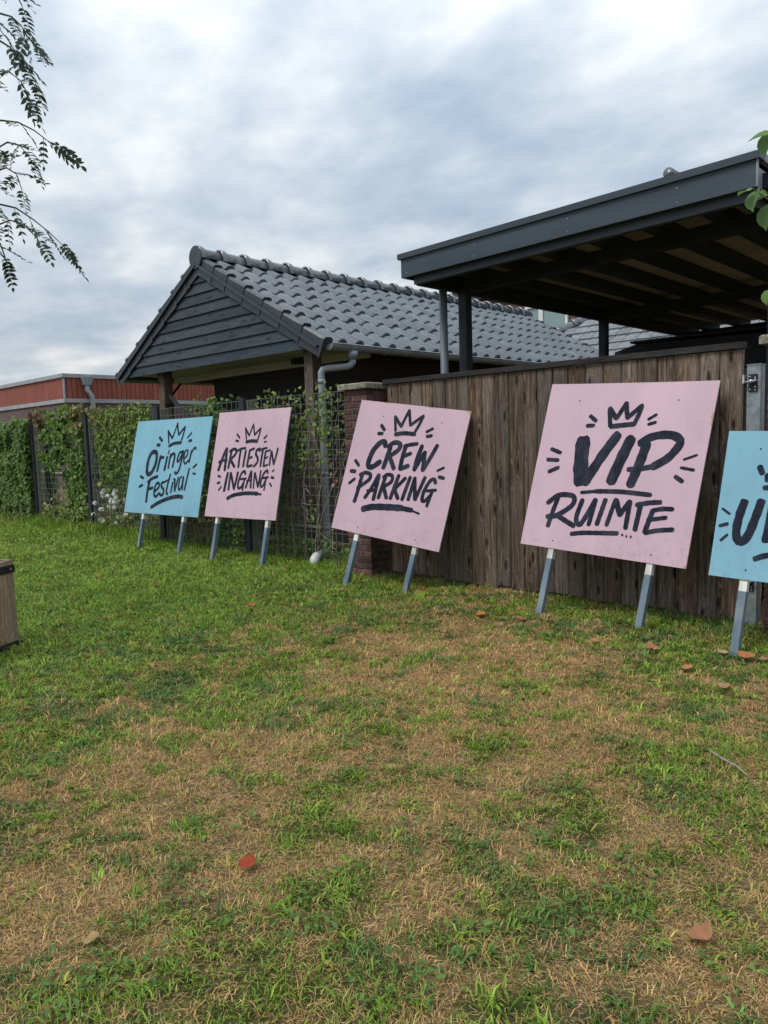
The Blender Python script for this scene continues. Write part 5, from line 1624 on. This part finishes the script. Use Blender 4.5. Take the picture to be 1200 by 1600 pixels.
# ================================================================== FALLEN LEAVES
fallen = [((388, 1349), .062, (.30, .055, .022), 'crisp red-brown fallen leaf lying alone in the middle of the dry lawn'),
          ((1098, 1462), .070, (.36, .17, .085), 'curled tan fallen leaf among the tufts of the open lawn, away from the signs'),
          ((393, 943), .060, (.40, .17, .06), 'orange fallen leaf on the lawn in front of the ARTIESTEN sign'),
          ((243, 913), .065, (.33, .12, .05), 'rusty brown fallen leaf on the green lawn in front of the Oringer sign'),
          ((752, 958), .080, (.40, .17, .055), 'bright orange-brown fallen leaf between the CREW and VIP signs'),
          ((812, 968), .070, (.38, .19, .09), 'pale brown fallen leaf beside the left leg of the VIP sign'),
          ((1018, 1013), .075, (.38, .20, .10), 'brown fallen leaf in the grass below the right leg of the VIP sign'),
          ((1130, 1016), .055, (.45, .28, .17), 'light tan fallen leaf against the blue-grey foot of the sign with the U'),
          ((1166, 1024), .085, (.40, .17, .06), 'large folded orange-brown fallen leaf at the foot of the sign with the U'),
          ((1074, 1041), .055, (.42, .19, .08), None), ((1131, 1070), .050, (.40, .23, .13), None), ((533, 917), .055, (.34, .19, .08), 'yellow-brown fallen leaf at the left foot of the CREW PARKING sign'),
          ((145, 1462), .050, (.36, .26, .12), 'yellowish dead leaf half hidden in a green tuft of the lawn'), ((1018, 1362), .035, (.24, .17, .10), 'tiny grey-brown leaf scrap on the straw-coloured turf'), ((1197, 1030), .060, (.42, .22, .13), None), ((928, 1002), .050, (.38, .2, .1), None)]
fn = 0
for (pxy, L, col, lab) in fallen:
    d_ = from_px(pxy[0], pxy[1], 1.0) - V(0, 0, H)
    P_ = V(0, 0, H) + d_ * (-(H - .035) / d_.z)
    z0 = float(ground_z(P_.x, P_.y))
    a_ = random.uniform(0, 6.28)
    L *= 1.22 if pxy[1] < 1100 else .95
    vs_, ff_ = heart_leaf((0, 0, 0), (random.uniform(-.25, .25), random.uniform(-.35, .1), 1), (math.cos(a_), math.sin(a_), 0), L, None, curl=random.uniform(.3, .9) * -1)
    vs_ = [(v[0] * random.uniform(.85, 1.1), v[1] * random.uniform(.85, 1.1), v[2] * .7 + random.uniform(-.07, .07) * L) for v in vs_]
    mn = min(v[2] for v in vs_)
    vs_ = [(v[0] + P_.x, v[1] + P_.y, v[2] - mn + z0 + .022) for v in vs_]
    vv = np.array(vs_)
    o = np_mesh('fallen_leaf', vv, [len(f_) for f_ in ff_], [i for f_ in ff_ for i in f_], np.tile(np.array(col) * .9, (len(vs_), 1)) * RNG.uniform(.8, 1.15, (len(vs_), 1)), 'dry_leaf')
    if lab:
        tag(o, lab, 'leaf', 'fallen leaves on the lawn')
    else:
        tag(o, 'small curled orange-brown fallen leaf near the blue sign with the U', 'leaf', 'fallen leaves on the lawn')
# a dry twig
tw_ = MB()
def on_ground(x, y, z=.03):
    d_ = from_px(x, y, 1.0) - V(0, 0, H)
    return V(0, 0, H) + d_ * (-(H - z) / d_.z)
tw_.tube([on_ground(1108, 1172), on_ground(1130, 1186), on_ground(1152, 1198), on_ground(1168, 1212)], [.004, .005, .005, .003], 6)
tag(tw_.build('dry_twig', 'vine_stem'), 'thin dry brown twig lying on the grass', 'twig')

# ================================================================== GRASS
def grass():
    th0 = math.radians(133.8)
    # tufts: each is one plant, green, yellowing or dead, with blades spreading from its crown
    NT_ = 228000
    rgrid = np.linspace(1.15, 17.5, 600)
    dens = np.where(rgrid < 3.0, 1.0, (3.0 / rgrid) ** 1.2) * rgrid
    cdf = np.cumsum(dens); cdf /= cdf[-1]
    r = np.interp(RNG.random(NT_), cdf, rgrid)
    th = th0 + RNG.uniform(-.98, .60, NT_)
    tx, ty = r * np.cos(th), r * np.sin(th)
    keep = (ty < 5.9) & ((ty < 5.44) | (tx < -5.65) | (tx > -1.2)) & (tx < 2.6)
    keep &= ~((tx > -5.6) & (tx < -5.22) & (ty > 5.22))
    keep &= ~((np.abs((tx - cen.x) * bx.x + (ty - cen.y) * bx.y) < S_ / 2 + .02) & (np.abs((tx - cen.x) * by.x + (ty - cen.y) * by.y) < S_ / 2 + .02))
    tx, ty, r = tx[keep], ty[keep], r[keep]
    d = dryness(tx, ty)
    leftness = np.clip((-tx - 4.2) / 2.0, 0, 1)
    p_dry = np.clip(.05 + .16 * (1 - leftness) + .70 * d, 0, .93)
    m_ = len(tx)
    kind = RNG.random(m_) < p_dry                              # dead tuft
    crab = (~kind) & (RNG.random(m_) < .07) & (r < 7)          # broad flat rosettes of coarse grass
    edge = np.clip((ty - 4.8) / .5, 0, 1)
    th_h = RNG.uniform(.55, 1.35, m_) * np.where(RNG.random(m_) < .08, 1.5, 1.0)
    th_h *= 1 + edge * RNG.uniform(.2, 1.3, m_) * (1.1 - d) + .35 * leftness
    trad = RNG.uniform(.008, .026, m_) * np.maximum(1, r / 4) ** .6
    g0 = tint(m_, [(.125, .235, .020), (.165, .270, .026), (.225, .305, .038), (.085, .175, .028), (.19, .235, .045)], .22)
    g0 *= (1.12 + .22 * leftness)[:, None]
    s0 = tint(m_, [(.58, .375, .140), (.50, .300, .118), (.66, .47, .225), (.32, .19, .085), (.44, .245, .108)], .24)
    y0 = tint(m_, [(.40, .36, .08), (.32, .33, .06)], .18)
    blu = np.clip((vnoise(tx, ty, .22, 17) - .5) * 4, 0, 1)[:, None] * (1 - .7 * leftness[:, None])
    g0 = g0 * (1 - blu) + g0 * np.array([.55, .68, 1.35]) * blu
    yel = (~kind) & (RNG.random(m_) < .04 + .10 * d)
    tc_ = np.where(kind[:, None], s0, np.where(yel[:, None], y0, g0))
    taz = vnoise(tx, ty, .35, 15) * 9.0
    cnt = np.where(crab, RNG.integers(9, 15, m_), RNG.integers(3, 8, m_))
    ti = np.repeat(np.arange(m_), cnt)
    n = len(ti)
    a = RNG.uniform(0, 2 * math.pi, n)
    rr = np.sqrt(RNG.random(n)) * trad[ti]
    x, y = tx[ti] + np.cos(a) * rr, ty[ti] + np.sin(a) * rr
    isdry, iscrab, rb_ = kind[ti], crab[ti], r[ti]
    az = np.where(RNG.random(n) < .35, taz[ti] + RNG.normal(0, .9, n), a + RNG.normal(0, .5, n))
    h = np.where(isdry, RNG.uniform(.006, .026, n), RNG.uniform(.010, .033, n)) * th_h[ti]
    lean = np.where(isdry, RNG.uniform(.5, 1.5, n), RNG.uniform(.2, 1.25, n))
    lean = np.where(iscrab, RNG.uniform(.9, 1.45, n), lean)
    wfac = np.maximum(1.0, rb_ / 3.2) ** .75
    w = np.where(isdry, RNG.uniform(.0008, .0018, n), RNG.uniform(.0011, .0026, n)) * wfac
    w = np.where(iscrab, w * 1.8, w)
    wild = np.clip((y - 5.16) / .22, 0, 1) * (x < -9.9)      # unmown growth along the overgrown wire
    h = h * np.where(rb_ < 3.2, .78, 1.0) * (1 + 3.2 * wild * RNG.random(n))
    lean = np.where(wild > .2, lean * .55, lean)
    L = np.minimum(h / np.maximum(np.cos(np.minimum(lean, 1.2)), .42), .10 + .18 * wild)
    dx, dy = np.cos(az), np.sin(az)
    z0 = ground_z(x, y) - .004
    sx, sy = -dy, dx
    ph = RNG.uniform(-1.0, 1.0, n)
    sx, sy = sx * np.cos(ph) - sy * np.sin(ph), sx * np.sin(ph) + sy * np.cos(ph)
    b1 = np.stack([x + sx * w, y + sy * w, z0], 1); b2 = np.stack([x - sx * w, y - sy * w, z0], 1)
    c1, s1 = np.cos(lean * .55), np.sin(lean * .55)
    mx_, my_, mz_ = x + dx * L * .5 * s1, y + dy * L * .5 * s1, z0 + L * .5 * c1
    m1 = np.stack([mx_ + sx * w * .85, my_ + sy * w * .85, mz_], 1); m2 = np.stack([mx_ - sx * w * .85, my_ - sy * w * .85, mz_], 1)
    l2 = np.minimum(lean * 1.35, 1.75)
    tp = np.stack([mx_ + dx * L * .5 * np.sin(l2), my_ + dy * L * .5 * np.sin(l2), np.maximum(mz_ + L * .5 * np.cos(l2), z0 + .004)], 1)
    v = np.stack([b1, b2, m2, m1, tp], 1).reshape(-1, 3)
    base = (np.arange(n) * 5)[:, None]
    loops = np.concatenate([base + np.array([0, 1, 2, 3]), base + np.array([3, 2, 4])], 1).ravel()
    c = np.clip(tc_[ti] * (1 + RNG.normal(0, .14, (n, 1))), .01, .85)
    o = np_mesh('lawn_grass', v, np.tile(np.array([4, 3]), n), loops, np.repeat(c, 5, axis=0), 'grass_blades')
    o['kind'] = 'stuff'
    o['label'] = 'short lawn grass, partly green and partly dried to straw'
    print('grass tufts', m_, 'blades', n)
grass()

def thatch():
    """dead clippings lying matted between the blades"""
    n = 130000
    rg = np.linspace(1.15, 7.5, 300)
    dn_ = np.where(rg < 2.5, 1.0, (2.5 / rg) ** 1.6) * rg
    cd = np.cumsum(dn_); cd /= cd[-1]
    r = np.interp(RNG.random(n), cd, rg)
    th = math.radians(133.8) + RNG.uniform(-.90, .58, n)
    x, y = r * np.cos(th), r * np.sin(th)
    keep = (y < 5.40) & (RNG.random(n) < .25 + .75 * dryness(x, y))
    x, y, r = x[keep], y[keep], r[keep]
    n = len(x)
    a = RNG.uniform(0, 2 * math.pi, n)
    L = RNG.uniform(.008, .030, n); w = RNG.uniform(.0004, .0010, n) * np.maximum(1, r / 2.6) ** .7
    z = ground_z(x, y) + RNG.uniform(.001, .012, n)
    tl = RNG.normal(0, .22, n) * L
    dx, dy = np.cos(a), np.sin(a)
    v = np.stack([np.stack([x - dx * L / 2 - dy * w, y - dy * L / 2 + dx * w, z - tl / 2], 1), np.stack([x - dx * L / 2 + dy * w, y - dy * L / 2 - dx * w, z - tl / 2], 1),
                  np.stack([x + dx * L / 2 + dy * w, y + dy * L / 2 - dx * w, z + tl / 2], 1), np.stack([x + dx * L / 2 - dy * w, y + dy * L / 2 + dx * w, z + tl / 2], 1)], 1).reshape(-1, 3)
    c = tint(n, [(.52, .35, .150), (.42, .265, .11), (.60, .44, .23), (.26, .16, .075), (.34, .30, .10)], .22)
    o = np_mesh('dead_clippings', v, np.full(n, 4), np.arange(4 * n), np.repeat(c, 4, axis=0), 'grass_blades')
    o['kind'] = 'stuff'
    o['label'] = 'matted dead grass clippings between the blades'
thatch()

def weeds():
    """low rosettes and clover patches between the blades"""
    P_, Nn, S2, C2, D2 = [], [], [], [], []
    spots = [((547, 1155), .10, 70), ((487, 1057), .13, 60), ((698, 1032), .10, 40), ((230, 1070), .2, 80), ((540, 1100), .08, 30), ((880, 1230), .10, 40), ((350, 1285), .12, 60), ((1010, 1340), .1, 40), ((980, 1400), .14, 60),
             ((200, 1490), .16, 70), ((480, 1430), .12, 60), ((300, 1380), .10, 40), ((860, 1420), .14, 60), ((1080, 1240), .12, 50), ((640, 1300), .1, 40), ((620, 1540), .12, 60), ((260, 1000), .2, 70), ((1160, 1520), .1, 40), ((730, 1470), .1, 50), ((100, 1550), .1, 50)]
    for (pxy, rad, cnt) in spots:
        c = on_ground(pxy[0], pxy[1], .02)
        for i in range(cnt):
            a = random.uniform(0, 6.28); rr = rad * math.sqrt(random.random())
            q = c + V(math.cos(a) * rr, math.sin(a) * rr, 0)
            q.z = float(ground_z(q.x, q.y)) + random.uniform(.012, .038)
            P_.append(q); D2.append((math.cos(a), math.sin(a), random.uniform(-.2, .3))); Nn.append((random.gauss(0, .35), random.gauss(0, .35), 1)); S2.append(random.uniform(.014, .030))
    n = len(P_)
    o = leaf_cloud('lawn_weeds', np.array(P_), np.array(Nn), np.array(S2), tint(n, [(.10, .185, .034), (.125, .22, .042), (.085, .165, .040)]), vdir=np.array(D2) * 5, aspect=.5)
    o['kind'] = 'stuff'
    o['label'] = 'low broad-leaved weeds scattered through the lawn'
weeds()
